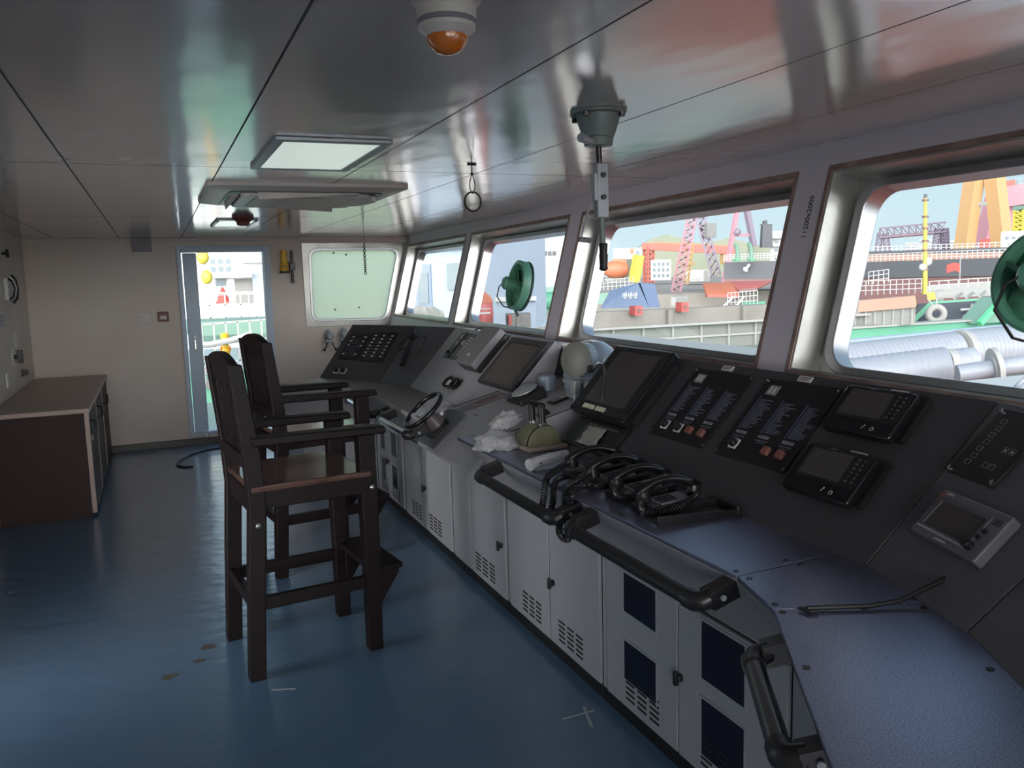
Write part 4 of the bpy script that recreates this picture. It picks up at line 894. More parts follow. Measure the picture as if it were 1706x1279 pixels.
for i in range(len(L)-1):
    a,b=L[i],L[i+1]; bk=V((60,110,0)); A=V((a.x,a.y,-9));B=V((b.x,b.y,-9)); mb.hexa([A,B,B+bk,A+bk,a,b,b+bk*.8,a+bk*.8])
struct('hill',mb,e_hill,smooth=80)
def wbox(nm,l,c,a,b,depth,m,zb=None,grp=None):
    """upright block: a,b top-left/bottom-right front corners (3D), depth away from the bridge"""
    a,b=V(a),V(b); z0=b.z if zb is None else zb; f=V((b.x-a.x,b.y-a.y,0)); o=V((-f.y,f.x,0)).normalized(); 
    if o.dot(V((a.x,a.y,0)))<0: o=-o
    o*=depth; p=V((a.x,a.y,z0)); q=V((b.x,b.y,z0)); up=V((0,0,a.z-z0))
    t=thing(nm,l,c,grp and None,grp,loc=p); z=V((0,0,0))
    obj('hull' if 'ship' in nm or 'barge' in nm else 'body',MB().hexa([z,f,f+o,o,z+up,f+up,f+o+up,o+up]),m,t); t['_f']=1; del t['_f']
    return t,f,o,up
def onface(t,nm,f,up,u0,v0,u1,v1,m,th=.15,par=None):
    n=f.cross(up).normalized()
    if n.dot(t.matrix_world.translation)>0: n=-n
    n*=th; P=lambda u,v:f*u+up*v
    return obj(nm,MB().hexa([P(u0,v0),P(u1,v0),P(u1,v0)+n,P(u0,v0)+n,P(u0,v1),P(u1,v1),P(u1,v1)+n,P(u0,v1)+n]),m,par or t)
def rails(mb,a,b,h,n,w=.05,rows=3):
    a,b=V(a),V(b); u=V((0,0,h))
    for k in range(rows): mb.beam(a+u*((k+1)/rows),b+u*((k+1)/rows),w*.65)
    for k in range(n+1): p=a.lerp(b,k/n); mb.beam(p,p+u,w*.65)
    return mb
# --- neighbouring barge hold alongside (wall of taupe coaming over stiffened plating)
t=thing('cargo_coaming','long taupe hold coaming with stiffened grey side across the middle window','barge',loc=(10,28,-1.4))
obj('upper_band',MB().box(0,21.5,-.1,.6,1.03,1.64),e_taupe,t); obj('side_plating',MB().box(0,21.5,0,.5,0,1.03),e_grey,t); obj('rail_ledge',MB().box(0,21.5,-.35,.1,.97,1.06),e_wgrey,t)
mb=MB()
for k in range(16): mb.box(.6+k*1.35,.68+k*1.35,-.12,0,0,.97)
mb.box(0,21.5,-.1,0,.45,.53); obj('stiffeners',mb,e_wgrey,t)
mb=MB()
for k in range(6): mb.box(1.2+k*3.6,1.4+k*3.6,-.3,-.1,1.05,1.62)
obj('brackets',mb,e_taupe,t)
for (px,l) in (((16.893, 27.7, 0.26),'small red fire box on the coaming, left of two'),((18.997, 27.7, 0.317),'small red fire box on the coaming, right of two')):
    t=thing('fire_box',l,'box',loc=(px[0],27.55,px[2])); obj('case',MB().box(-.16,.16,-.12,.3,-.18,.18),e_red,t); obj('panel',MB().box(-.08,.08,-.14,-.12,-.08,.08),e_maroon,t)
t=thing('hold_floor','green hold floor plating below the grey stiffened wall','deck',loc=(8,17,-1.6)); obj('plating',MB().box(4,14,5,10.9,-.3,.2),e_green,t); obj('edge_bar',MB().box(4,14,4.9,5,.0,.28),e_wgrey,t)
mb=MB().beam((13.2,8,.2),(13.6,8.6,1.2),.12).beam((14.2,8,.2),(14.1,8.7,1.1),.1); obj('ladder',mb,e_wgrey,t)
# green bulwark further right
t=thing('green_bulwark','long green bulwark above the ribbed pipes in the right window','bulwark',loc=(24,27,-1.8)); obj('plate',MB().box(0,13,0,.5,0,.93),e_green,t); obj('cap_rail',MB().box(0,13,-.15,.6,.9,.98),e_wgrey,t); obj('bright_section',MB().box(12.2,22,-.6,0,0,1.0),e_ltgreen,t)
mb=MB()
for k in range(4): mb.box(3+k*4,3.1+k*4,-.12,0,0,.3)
obj('cleats',mb,e_wgrey,t); obj('red_mark',MB().box(8.6,9,-.1,0,.0,.22),e_red,t)
t=thing('green_bracket','sloping green bow bracket with white brace beside the fan','bracket',loc=(35.17, 26.44, -0.68)); obj('plate',MB().prism([(-1.2,0,-.3),(1.3,0,-.3),(1.3,0,.75),(.35,0,.85),(-.1,0,.6)],(0,1,0)),e_dkgreen,t); obj('edge',MB().beam((-1.2,-.1,-.3),(.1,-.1,.7),.22),e_ltgreen,t); obj('brace',MB().beam((.5,-.15,-.3),(1.1,-.15,.5),.1).beam((.9,-.15,-.3),(.7,-.15,.4),.1),e_white,t)
# ribbed pipes on deck
def pipe(l,a,b,r,g='ribbed pipes on the deck',rib=.09):
    a,b=V(a),V(b); t=thing('ribbed_pipe',l,'pipe',group=g,loc=a); z=b-a; Ln=z.length; prof=[]; n=int(Ln/rib)
    for k in range(n): prof+=[(r,k*rib),(r*1.035,k*rib+rib*.3),(r*1.035,k*rib+rib*.7)]
    prof.append((r,Ln)); obj('ribs',MB().lathe(prof,28,ax=z),e_pipe,t,smooth=70); obj('end_collar',MB().lathe([(r*1.05,-.05),(r*1.06,.06),(r*1.0,.07)],28,ax=z),e_wgrey,t); return t
pipe('largest ribbed pipe lying behind the others, left length up to the dark joint',(10.58, 11.33, -0.06),(13.21, 10.7, 0.1),.36)
pipe('ribbed pipe length continuing right of the dark joint behind the flange',(13.27, 10.63, 0.12),(15.36, 10.31, 0.21),.36)
pipe('ribbed pipe in front of the largest one, ending mid window',(8.36, 9.29, 0.03),(10.04, 8.26, 0.26),.27)
pipe('thin pipe stub poking out beside the front ribbed pipe',(11.22, 9.18, 0.16),(11.58, 9.05, 0.19),.2)
t=thing('flanged_pipe','smooth pipe with big round flange at the lower right of the nearest window','pipe',loc=(9.35, 7.53, 0.28)); z=V((10.08, 7.05, 0.41))-V((9.35, 7.53, 0.28)); obj('pipe',MB().cyl((0,0,0),z,.11,n=20),e_pipe,t); obj('flange',MB().lathe([(.12,.0),(.26,.0),(.26,.06),(.12,.06)],28,o=z*.47,ax=z),e_wgrey,t); obj('collar',MB().lathe([(.17,-.02),(.17,.09)],24,o=z*.47,ax=z),e_pipe,t)
t=thing('deck_cover','white sloping deck cover just below the right window sill','cover',loc=(5.56, 4.25, 0.67)); obj('plate',MB().box(-1.2,2.5,-1,.4,-.15,.07),e_white,t); obj('support',MB().box(-.3,.3,-.3,.1,-2.5-t.location.z,-.15),e_grey,t)
t=thing('pale_deck_pipe','long pale blue pipe top running along behind the ribbed pipes','pipe',loc=(14.43, 15.26, -0.35)); z=V((19.64, 13.79, -0.06))-V((14.43, 15.26, -0.35)); obj('pipe',MB().cyl((0,0,0),z,.30,n=20),e_paleblue,t); obj('saddle',MB().box(1,1.6,-.5,.5,-1.2,0),e_grey,t)
struct('wing_platform',MB().box(3.1,6.6,7.2,11.4,.5,.73),e_wgrey)
struct('fore_deck',MB().box(2.75,9,-4,12,-2.7,-2.5),e_deckred)
struct('hold_deck',MB().box(9,24,-6,18,-2.7,-2.2),e_deckred)
# blue tent hatch with white characters
a=V((29.12, 52.46, -0.74)); b=V((32.8, 50.24, -0.75)); f=(b-a); f.z=0; o=V((-f.y,f.x,0)).normalized(); o=o if o.y>0 else -o
t=thing('blue_hatch_tent','blue peaked tarpaulin cover with white characters beyond the coaming','cover',loc=a); up=V((0,0,1))
obj('sloping_side',MB().hexa([f*.0,f*.80,f*.80+o*3,f*0+o*3,f*.16+o*.8+up*1.25,f*.62+o*.8+up*1.75,f*.7+o*2.5+up*1.75,f*.2+o*2.5+up*1.25]),e_blue,t)
obj('end_gable',MB().hexa([f*.80,f*.98,f*.98+o*3,f*.8+o*3,f*.66+o*.8+up*1.75,f*.9+o*.9+up*1.6,f*.9+o*2.5+up*1.6,f*.7+o*2.5+up*1.75]),e_blue,t)
mb=MB()
for k,cx in enumerate((.40,.49,.57)):
    for (du,dv,w,h) in ((-.03,.0,.012,.3),(.0,-.1,.012,.42),(.022,.02,.01,.36),(-.005,.12,.05,.06),(-.008,-.08,.045,.05)):
        p=f*(cx+du)+up*(.75+dv)+o*(.30+.6*dv); mb.hexa([p-o*.05,p+f*w-o*.05,p+f*w,p,p+up*h+o*(h*.62-.05),p+f*w+up*h+o*(h*.62-.05),p+f*w+up*h+o*h*.62,p+up*h+o*h*.62])
obj('white_characters',mb,e_white,t)
# lifeboat, white house, davit
q=V((55.19, 95.15, 2.26)); t=thing('lifeboat','orange enclosed lifeboat hung on its davit behind the blue cover','lifeboat',loc=q)
hd=V((56.65, 94.29, 2.21))-V((53.72, 95.99, 2.3)); L_=hd.length/2; d=hd.normalized()
obj('hull',MB().lathe([(.1,-L_),(.6,-L_*.9),(1.05,-L_*.5),(1.2,0),(1.05,L_*.6),(.75,L_*.9),(.1,L_)],16,ax=d),e_orange,t); obj('canopy',MB().beam(d*-.2*L_+up*1.0,d*.8*L_+up*1.05,.9,.7),e_orange,t); obj('keel_cradle',MB().beam(d*-.8*L_-up*1.35,d*.6*L_-up*1.35,.5,.5),e_grey,t)
t,f,o_,u_=wbox('deck_house','small white deck house with dark window beyond the orange lifeboat','deck house',(58.95, 102.22, 5.19),(62.25, 100.24, 3.68),3,e_white); onface(t,'window',f,u_,.80,.25,.93,.75,e_glassd); onface(t,'orange_patch',f,u_,.6,.5,.72,.95,e_orange)
t=thing('boat_davit','yellow slanting davit post right of the orange lifeboat','davit'); obj('post',MB().beam((55.09, 90.56, 0.62),(55.61, 90.24, 3.93),1.1,1.0),e_yel,t); obj('foot',MB().beam((54.71, 90.79, 0.48),(55.84, 90.1, 0.45),.7,.6),e_grey,t)
t=thing('ship_railing','white deck railing in front of the lifeboat','railing'); obj('bars',rails(MB(),(38.1, 70.34, 0.12),(41.52, 68.38, 0.31),1.0,10,.07),e_white,t); obj('deck_edge',MB().beam((37.59, 70.62, -0.71),(41.52, 68.38, -0.36),.7,1.0),e_dkgreen,t)
# lattice cranes
def lattice(mb,a,b,w,n,r=.12):
    a,b=V(a),V(b); d=(b-a).normalized(); x=d.cross(V((0,0,1))); x=x.normalized() if x.length>.1 else V((1,0,0)); y=d.cross(x).normalized(); C4=[x*w+y*w,x*w-y*w,-x*w-y*w,-x*w+y*w]; C4=[c*.5 for c in C4]
    for c in C4: mb.beam(a+c,b+c,r)
    for k in range(n):
        p,q=a.lerp(b,k/n),a.lerp(b,(k+1)/n)
        for i in range(4): mb.beam(p+C4[i],q+C4[(i+1)%4],r*.7); mb.beam(p+C4[i],p+C4[(i+1)%4],r*.7)
    return mb
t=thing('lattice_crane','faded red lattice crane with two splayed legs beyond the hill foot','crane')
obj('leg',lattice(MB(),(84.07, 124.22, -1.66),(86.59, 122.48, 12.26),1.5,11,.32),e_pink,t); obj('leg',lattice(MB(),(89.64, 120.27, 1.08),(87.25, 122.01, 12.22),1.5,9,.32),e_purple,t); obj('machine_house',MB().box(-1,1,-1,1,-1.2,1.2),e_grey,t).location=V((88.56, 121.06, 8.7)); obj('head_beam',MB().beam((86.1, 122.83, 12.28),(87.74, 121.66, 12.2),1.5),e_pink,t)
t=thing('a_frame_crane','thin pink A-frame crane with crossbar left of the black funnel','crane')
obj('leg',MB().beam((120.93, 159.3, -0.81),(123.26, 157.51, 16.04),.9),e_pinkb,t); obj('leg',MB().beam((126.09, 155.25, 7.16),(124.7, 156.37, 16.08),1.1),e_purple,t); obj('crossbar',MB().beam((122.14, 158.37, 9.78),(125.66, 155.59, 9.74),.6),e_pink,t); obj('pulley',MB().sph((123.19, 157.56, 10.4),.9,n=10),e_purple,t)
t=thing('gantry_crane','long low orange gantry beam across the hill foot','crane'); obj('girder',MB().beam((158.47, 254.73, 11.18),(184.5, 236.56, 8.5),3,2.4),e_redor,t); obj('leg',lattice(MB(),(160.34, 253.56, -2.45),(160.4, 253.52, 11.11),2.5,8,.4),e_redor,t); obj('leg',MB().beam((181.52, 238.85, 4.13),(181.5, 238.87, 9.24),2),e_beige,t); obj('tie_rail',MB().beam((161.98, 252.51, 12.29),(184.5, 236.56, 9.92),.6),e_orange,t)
t=thing('lattice_mast','slim ochre lattice mast between the legs of the red crane','mast'); obj('tower',lattice(MB(),(96.82, 139.73, -0.49),(97.67, 139.14, 7.33),1.0,8,.25),e_beige,t); obj('platform',MB().box(-1,1,-1,1,-.2,.2),e_beige,t).location=V((97.2, 139.47, 3.26))
# dock buildings
t,f,o_,u_=wbox('dock_building','white dock building with rows of windows at the hill foot','building',(134.09, 211.0, 5.53),(138.98, 207.81, -0.36),12,e_white)
for i in range(4):
    for j in range(3): onface(t,'window',f,u_,.12+i*.22,.15+j*.28,.24+i*.22,.3+j*.28,e_glassd,.3)
t,f,o_,u_=wbox('dock_building','long low white shed beneath the lattice crane','building',(125.42, 180.75, 2.22),(130.17, 177.36, -0.66),12,e_white); onface(t,'doors',f,u_,.1,.1,.65,.6,e_wgrey,.3); onface(t,'dark_bay',f,u_,.75,.05,.98,.95,e_grey,.3)
# black hull ship
t,f,o_,u_=wbox('black_ship','black-hulled ship bow with white anchor mark in the middle window','ship',(78.59, 103.56, 2.99),(87.67, 95.99, -0.22),20,e_blk,zb=V((78.6, 103.55, 0.05)).z)
p=V((80.88, 100.88, 2.18))-V((78.6, 103.55, 0.05)); dd=V((80.61, 101.09, 1.84))-V((81.14, 100.67, 2.61))
p0=V((78.6, 103.55, 0.05)); obj('anchor_mark',MB().beam(V((80.89, 100.49, 2.61))-p0,V((80.36, 100.91, 1.75))-p0,.35).beam(V((80.29, 100.97, 2.19))-p0,V((80.36, 100.91, 1.67))-p0,.3).beam(V((80.69, 100.65, 1.74))-p0,V((80.36, 100.91, 1.67))-p0,.3),e_white,t)
mb=rails(MB(),V((78.89, 103.95, 3.09))-p0,V((86.42, 97.79, 3.23))-p0,1.0,22,.12); obj('deck_railing',mb,e_white,t); obj('waterline_band',MB().beam(V((78.48, 103.39, 0.23))-p0,V((87.53, 95.85, -0.05))-p0,.8,.6),e_maroon,t)
t=thing('ship_funnel','dark funnel with pipe tops on the black ship','funnel',loc=(86.27, 103.84, 5.14)); obj('casing',MB().hexa([(-.9,-.6,0),(.9,-.9,0),(1.6,.4,0),(-.2,.8,0),(-.7,-.5,3.4),(.8,-.8,3.3),(1.4,.3,3.3),(-.1,.7,3.4)]),e_blk,t); obj('exhaust',MB().cyl((.2,0,3.3),(.0,0,4.0),.35,n=10).beam((-1.1,-.4,3.4),(1,-.6,3.4),.15),e_blk,t)
t,f,o_,u_=wbox('ship_accommodation','white stepped accommodation right of the dark funnel','superstructure',(88.92, 105.53, 7.67),(93.34, 101.64, 2.78),14,e_white)
for j in range(3): onface(t,'deck_edge',f,u_,-.05,.25+j*.25,1,.28+j*.25,e_wgrey,.6); onface(t,'window',f,u_,.12,.1+j*.27,.2,.18+j*.27,e_glassd,.3)
for (px,l) in ((1228,'left'),(1251,'right')):
    t=thing('cargo_post',f'curved green cargo post on the black ship, {l} of two','post',loc=(78.86, 100.82, 3.09) if px==1228 else (80.39, 99.61, 3.12)); obj('post',MB().tube([(0,0,0),(.1,0,1.2),(-.2,0,2.2),(-.5,0,2.5)],.3,8),e_dkgreen,t); obj('foot',MB().box(-.5,.5,-.4,.4,0,.3),e_green,t)
# orange hatch covers
t=thing('hatch_cover','orange slanted hatch cover below the black ship, left of two','hatch cover'); a,b,c,d=V((43.97, 60.76, 0.72)),V((45.83, 59.37, 0.71)),V((44.53, 56.58, -0.4)),V((42.45, 58.16, -0.3)); up2=V((.3,.6,-.15)); obj('lid',MB().hexa([d,c,b,a,d+up2,c+up2,b+up2,a+up2]),e_orange,t); obj('edge',MB().beam(d,c,.25),e_redor,t)
t=thing('hatch_cover','red-orange hatch cover under the black hull, right of two','hatch cover'); a,b,c,d=V((54.7, 71.47, 0.6)),V((58.31, 68.56, 0.61)),V((54.51, 66.52, -0.13)),V((53.18, 67.58, -0.27)); obj('lid',MB().hexa([d,c,b,a,d+up2,c+up2,b+up2,a+up2]),e_redor,t); obj('edge',MB().beam(d,c,.3),e_maroon,t)
t=thing('ship_railing','white railing with slanted stays beside the green deck, right in the middle window','railing'); obj('bars',rails(MB(),(27.36, 35.73, -0.21),(28.53, 34.8, -0.11),.75,8,.05),e_white,t); obj('stay',MB().beam((26.47, 35.15, -0.25),(26.98, 34.76, 0.37),.09).beam((26.98, 34.75, -0.26),(27.4, 34.43, 0.39),.09),e_white,t); obj('deck_plate',MB().beam((28.55, 36.07, -0.29),(29.47, 35.32, -0.25),.5,.6),e_green,t)
t,f,o_,u_=wbox('deck_locker','grey and white deck locker standing on the barge beyond the coaming','locker',(25.02, 37.41, 0.38),(25.73, 36.92, -0.05),1.2,e_wgrey); onface(t,'dark_door',f,u_,.3,.05,1,.95,e_grey,.06)
# --- right window
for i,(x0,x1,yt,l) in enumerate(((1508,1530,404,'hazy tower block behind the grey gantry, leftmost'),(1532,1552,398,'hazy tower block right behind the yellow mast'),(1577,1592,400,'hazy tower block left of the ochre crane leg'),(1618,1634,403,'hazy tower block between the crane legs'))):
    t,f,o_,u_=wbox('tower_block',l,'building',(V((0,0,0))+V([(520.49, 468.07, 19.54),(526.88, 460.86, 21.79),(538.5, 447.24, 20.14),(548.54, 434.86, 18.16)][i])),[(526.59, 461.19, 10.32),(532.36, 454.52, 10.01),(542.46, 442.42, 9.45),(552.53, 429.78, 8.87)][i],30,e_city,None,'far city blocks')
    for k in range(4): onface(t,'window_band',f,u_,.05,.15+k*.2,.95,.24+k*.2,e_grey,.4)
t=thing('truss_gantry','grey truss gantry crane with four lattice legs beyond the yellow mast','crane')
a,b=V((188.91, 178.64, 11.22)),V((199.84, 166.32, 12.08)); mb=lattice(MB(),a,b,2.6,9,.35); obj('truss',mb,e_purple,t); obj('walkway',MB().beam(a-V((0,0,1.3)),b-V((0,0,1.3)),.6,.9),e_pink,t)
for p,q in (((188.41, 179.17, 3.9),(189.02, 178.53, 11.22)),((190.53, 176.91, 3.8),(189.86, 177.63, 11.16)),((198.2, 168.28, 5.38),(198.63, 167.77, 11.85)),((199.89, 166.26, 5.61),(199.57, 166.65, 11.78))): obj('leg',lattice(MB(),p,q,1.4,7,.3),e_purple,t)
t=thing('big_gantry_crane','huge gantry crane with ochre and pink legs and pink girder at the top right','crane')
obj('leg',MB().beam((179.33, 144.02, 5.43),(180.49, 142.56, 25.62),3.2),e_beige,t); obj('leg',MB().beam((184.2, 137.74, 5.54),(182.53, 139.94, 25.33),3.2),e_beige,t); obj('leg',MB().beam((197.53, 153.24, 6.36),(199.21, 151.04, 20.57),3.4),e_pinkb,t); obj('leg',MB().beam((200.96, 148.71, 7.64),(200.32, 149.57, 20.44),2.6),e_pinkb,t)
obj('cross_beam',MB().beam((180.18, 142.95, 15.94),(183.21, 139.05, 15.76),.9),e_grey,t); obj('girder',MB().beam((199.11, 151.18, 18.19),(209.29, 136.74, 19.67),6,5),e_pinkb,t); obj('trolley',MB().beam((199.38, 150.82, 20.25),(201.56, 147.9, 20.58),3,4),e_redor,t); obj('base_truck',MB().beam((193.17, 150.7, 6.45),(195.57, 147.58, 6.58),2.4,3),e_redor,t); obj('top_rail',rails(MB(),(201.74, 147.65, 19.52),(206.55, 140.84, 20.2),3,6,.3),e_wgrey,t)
t,f,o_,u_=wbox('white_superstructure','white ship superstructure with small dark windows at the far right','superstructure',(135.97, 102.04, 7.21),(142.15, 93.24, 3.31),12,e_white)
for i in range(5): onface(t,'window',f,u_,.06+i*.09,.68,.11+i*.09,.78,e_glassd,.3); onface(t,'porthole',f,u_,.1+i*.1,.38,.13+i*.1,.46,e_glassd,.3)
onface(t,'louvre',f,u_,.16,.02,.40,.16,e_grey,.3)
t=thing('radar_mast','yellow-green lattice mast on the white superstructure','mast'); obj('tower',lattice(MB(),(139.4, 100.76, 6.92),(139.35, 100.83, 10.82),1.6,5,.4),e_yel,t); obj('cap',MB().box(-1,1,-1,1,0,.6),e_dkgreen,t).location=V((139.35, 100.83, 10.92))
t,f,o_,u_=wbox('maroon_ship','long moored ship with dark upper and maroon lower hull in the right window','ship',(99.4, 98.59, 2.5),(105.04, 67.77, -3.76),18,e_maroon,zb=V((105.04, 67.77, -3.76)).z)
onface(t,'upper_strake',f,u_,0,.62,1,1,e_blk,.4); p0=V(t.matrix_world.translation)
mb=rails(MB(),u_+V((0,0,0)),u_+f,1.1,44,.14,3); obj('deck_railing',mb,e_white,t)
t=thing('cargo_row','rusty orange deck cargo under a long dark pipe on the moored ship','cargo'); obj('stacks',MB().beam((107.45, 104.67, 3.01),(115.77, 75.11, 2.65),3,1.3),e_cont,t); obj('pipe_line',MB().beam((107.43, 104.68, 3.88),(115.74, 75.15, 3.61),1,.7),e_blk,t); obj('rail',rails(MB(),(107.43, 104.69, 4.08),(115.74, 75.15, 3.77),.9,40,.14,2),e_white,t)
t=thing('signal_mast','tall yellow mast with dark bands and lamp cluster in the right window','mast'); A,B=V((45.44, 39.18, -0.13)),V((45.33, 39.31, 5.91)); obj('pole',MB().cyl(A,B,.16,.10,n=12),e_yel,t)
for k in (.25,.45,.55,.68,.8,.97): p=A.lerp(B,k); obj('band',MB().cyl(p,p+V((0,0,.12)),.2,n=12),e_maroon,t)
obj('lamp_cluster',MB().sph(A.lerp(B,.34)+V((.2,0,0)),.28,n=10).sph(A.lerp(B,.3)-V((.2,0,.1)),.25,n=10),e_white,t); obj('lamp',MB().cyl(B,B+V((0,0,.25)),.1,n=10),e_blk,t)
t=thing('yellow_fairing','bright yellow slanted post at the left edge of the right window','post'); a=V((38.96, 38.82, 0.08)); obj('body',MB().hexa([V((38.58, 39.2, 0.09)),V((39.2, 38.58, 0.07)),V((39.91, 39.28, 0.04)),V((39.28, 39.91, 0.06)),V((39.12, 38.66, 3.23)),V((39.38, 38.4, 3.22)),V((40.09, 39.1, 3.24)),V((39.83, 39.36, 3.26))]),e_yel,t); obj('cap',MB().beam((39.45, 39.03, 3.25),(39.76, 38.72, 3.23),.6,.15),e_yel,t)
t=thing('flag_on_staff','red flag on a thin staff before the maroon hull','flag'); obj('staff',MB().beam((48.24, 38.95, -0.3),(48.22, 38.97, 2.18),.06),e_wgrey,t); mb=MB(); P=[V((48.21, 38.98, 1.72)),V((48.01, 39.23, 1.84)),V((47.8, 39.49, 1.73)),V((47.73, 39.57, 1.66))]; 
for i in range(3): mb.hexa([P[i]-V((0,0,.55)),P[i+1]-V((0,0,.5)),P[i+1]-V((0,.04,.5)),P[i]-V((0,.04,.55)),P[i],P[i+1],P[i+1]-V((0,.04,0)),P[i]-V((0,.04,0))])
obj('cloth',mb,e_flag,t)
t=thing('black_barge','black barge bow with hanging tyre side and white characters in the right window','barge'); up3=V((.8,1.5,0))
a,b,c,d=V((34.97, 29.89, -0.25)),V((37.5, 26.65, 0.08)),V((35.68, 27.42, -0.84)),V((33.75, 29.77, -1.01)); obj('hull_plate',MB().hexa([d,c,b,a,d+up3,c+up3,b+up3,a+up3]),e_blk,t); obj('green_edge',MB().beam(V((33.6, 29.64, -1.0)),V((34.12, 29.03, -0.11)),.22).beam(V((34.12, 29.03, -0.09)),V((36.68, 26.07, 0.17)),.10),e_green,t)
mb=MB(); 
for q in ((35.48, 28.0, -0.54),(35.75, 27.65, -0.46),(35.96, 27.38, -0.38)):
    q=V(q); mb.beam(q+V((-.3,.3,.1)),q+V((.25,-.3,.15)),.1).beam(q+V((-.05,.05,-.3)),q+V((.05,-.05,.38)),.1).beam(q+V((-.22,.22,-.25)),q+V((.1,-.1,.05)),.09)
obj('white_characters',mb,e_white,t); obj('top_railing',rails(MB(),(37.99, 32.51, 0.41),(40.25, 29.67, 0.6),.42,8,.06,2),e_white,t); obj('slanted_stays',MB().beam((35.66, 29.05, 0.06),(37.43, 30.05, 0.26),.1).beam((35.98, 28.66, 0.08),(37.74, 29.66, 0.28),.1).beam((36.33, 28.22, 0.13),(38.07, 29.23, 0.33),.1).beam((36.95, 30.64, 0.24),(38.79, 28.27, 0.4),.1),e_wgrey,t); obj('foredeck',MB().beam((39.46, 33.87, 0.2),(42.18, 30.41, 0.42),.8,.7),e_wgrey,t)
t=thing('fender_tyre','big weathered tyre fender hanging on the black barge','tyre',loc=(33.65, 28.35, -0.59)); mb=MB().tube([(.33*math.cos(k*math.pi/12)*.8,-.33*math.cos(k*math.pi/12)*.6,.33*math.sin(k*math.pi/12)) for k in range(24)],.15,10,True); obj('tread',mb,e_tyre,t); obj('rope',MB().tube([(0,0,.3),(.1,.1,.75)],.04,6).tube([(-.1,0,.3),(-.35,.2,.7)],.04,6),e_wgrey,t)
t=thing('grey_hold_wall','short grey stiffened hold wall under the orange deck in the right window','barge',loc=(27.92, 28.64, -0.95)); f=V((30.07, 26.38, -0.59))-V((27.92, 28.64, -0.95)); obj('plating',MB().hexa([(0,0,-.2),f+V((0,0,-.2)),f+V((.5,.8,-.2)),(.5,.8,-.2),(0,0,.6),f+V((0,0,.6)),f+V((.5,.8,.6)),(.5,.8,.6)]),e_grey,t)
mb=MB()
for k in range(9): p=f*(k/8.5); mb.beam(p+V((0,-.05,-.2)),p+V((0,-.05,.6)),.07)
obj('stiffeners',mb,e_wgrey,t); obj('orange_deck',MB().beam(V((.3,.3,.85)),f+V((.3,.3,.75)),1.2,.5),e_cont,t); obj('green_post',MB().beam((0,-.1,.3),(0,-.1,1.4),.5),e_green,t)
t=thing('ship_railing','white deck railing and winch gear left of the yellow mast','railing'); obj('bars',rails(MB(),(37.11, 36.43, 0.09),(39.26, 34.1, 0.17),.8,10,.05,3),e_white,t); obj('upper_bars',rails(MB(),(41.74, 40.27, 0.58),(42.53, 39.44, 0.71),.8,4,.06,3),e_white,t); obj('winch',MB().cyl((37.31, 31.76, -0.03),(37.67, 31.33, 0.02),.38,n=14),e_wgrey,t); obj('yellow_gear',MB().beam((36.81, 31.59, 0.08),(37.04, 31.31, 0.14),.4).beam((35.08, 31.28, -0.13),(35.33, 30.99, -0.07),.45),e_yel,t)
# --- helm window: neighbouring ship close by
t,f,o_,u_=wbox('blue_ship_house','large slate-blue deckhouse of the neighbouring ship seen through the fan window','superstructure',(9.43, 24.23, 3.16),(10.71, 23.69, 0.92),6,e_slate)
onface(t,'window_band',f,u_,.06,.40,.42,.47,e_blk,.06); onface(t,'lower_plate',f,u_,.0,.0,1,.1,e_wgrey,.1); onface(t,'pillar',f,u_,.47,.1,.5,.5,e_wgrey,.08)
t,f,o_,u_=wbox('white_ship_tower','white ship tower with three small black windows at the top right of the fan window','superstructure',(23.18, 49.88, 3.67),(25.4, 48.78, 0.2),8,e_white)
for k in range(3): onface(t,'window',f,u_,.13+.12*k,.80,.22+.12*k,.88,e_blk,.1)
for a in (.3,.55,.75): onface(t,'rust_streak',f,u_,a,.3,a+.015,.7,e_wgrey,.06)
onface(t,'door',f,u_,.62,.28,.72,.5,e_glassd,.08); onface(t,'green_band',f,u_,0,0,1,.22,e_dkgreen,.3)
t,f,o_,u_=wbox('white_ship_upper','pale upper deck with railing above the slate-blue deckhouse','superstructure',(30.91, 68.33, 5.48),(34.83, 66.42, 3.41),8,e_paleblue); obj('railing',rails(MB(),u_*1.0,u_*1.0+f,1.0,8,.07),e_pink,t)
t,f,o_,u_=wbox('white_block','white deckhouse corner at the left of the fan window','superstructure',(10.16, 28.23, 3.2),(11.21, 27.83, 2.27),4,e_white)
t=thing('red_drum','red ribbed drum with orange cover standing outside the fan window','drum',loc=(V((3.2, 8.41, 1.24)).x,V((3.2, 8.41, 1.24)).y,1.03)); obj('drum',MB().lathe([(.135,-.3),(.14,.0),(.145,.05),(.14,.1),(.145,.2),(.14,.36),(.13,.38)],24),e_red,t); obj('cover',MB().lathe([(.15,.36),(.12,.42),(.05,.48),(.01,.5)],18),e_orange,t); obj('white_lettering',MB().box(-.1,.06,-.152,-.142,.24,.26).box(-.1,.06,-.152,-.142,.29,.3),e_white,t)
t,f,o_,u_=wbox('deck_box','pale blue-white deck box beneath the green fan outside','box',(3.74, 9.28, 1.4),(4.17, 9.09, 0.94),.6,e_paleblue,zb=.73); onface(t,'lid',f,u_,-.02,.95,1.02,1.03,e_white,.05)
t,f,o_,u_=wbox('deck_box','dark grey deck box outside the fan window, in front of the pale one','box',(3.3, 7.94, 1.27),(3.54, 7.84, 1.01),.4,e_grey,zb=.73); onface(t,'white_post',f,u_,.12,0,.24,.9,e_white,.04); onface(t,'red_tip',f,u_,.12,.8,.24,1.0,e_red,.05)
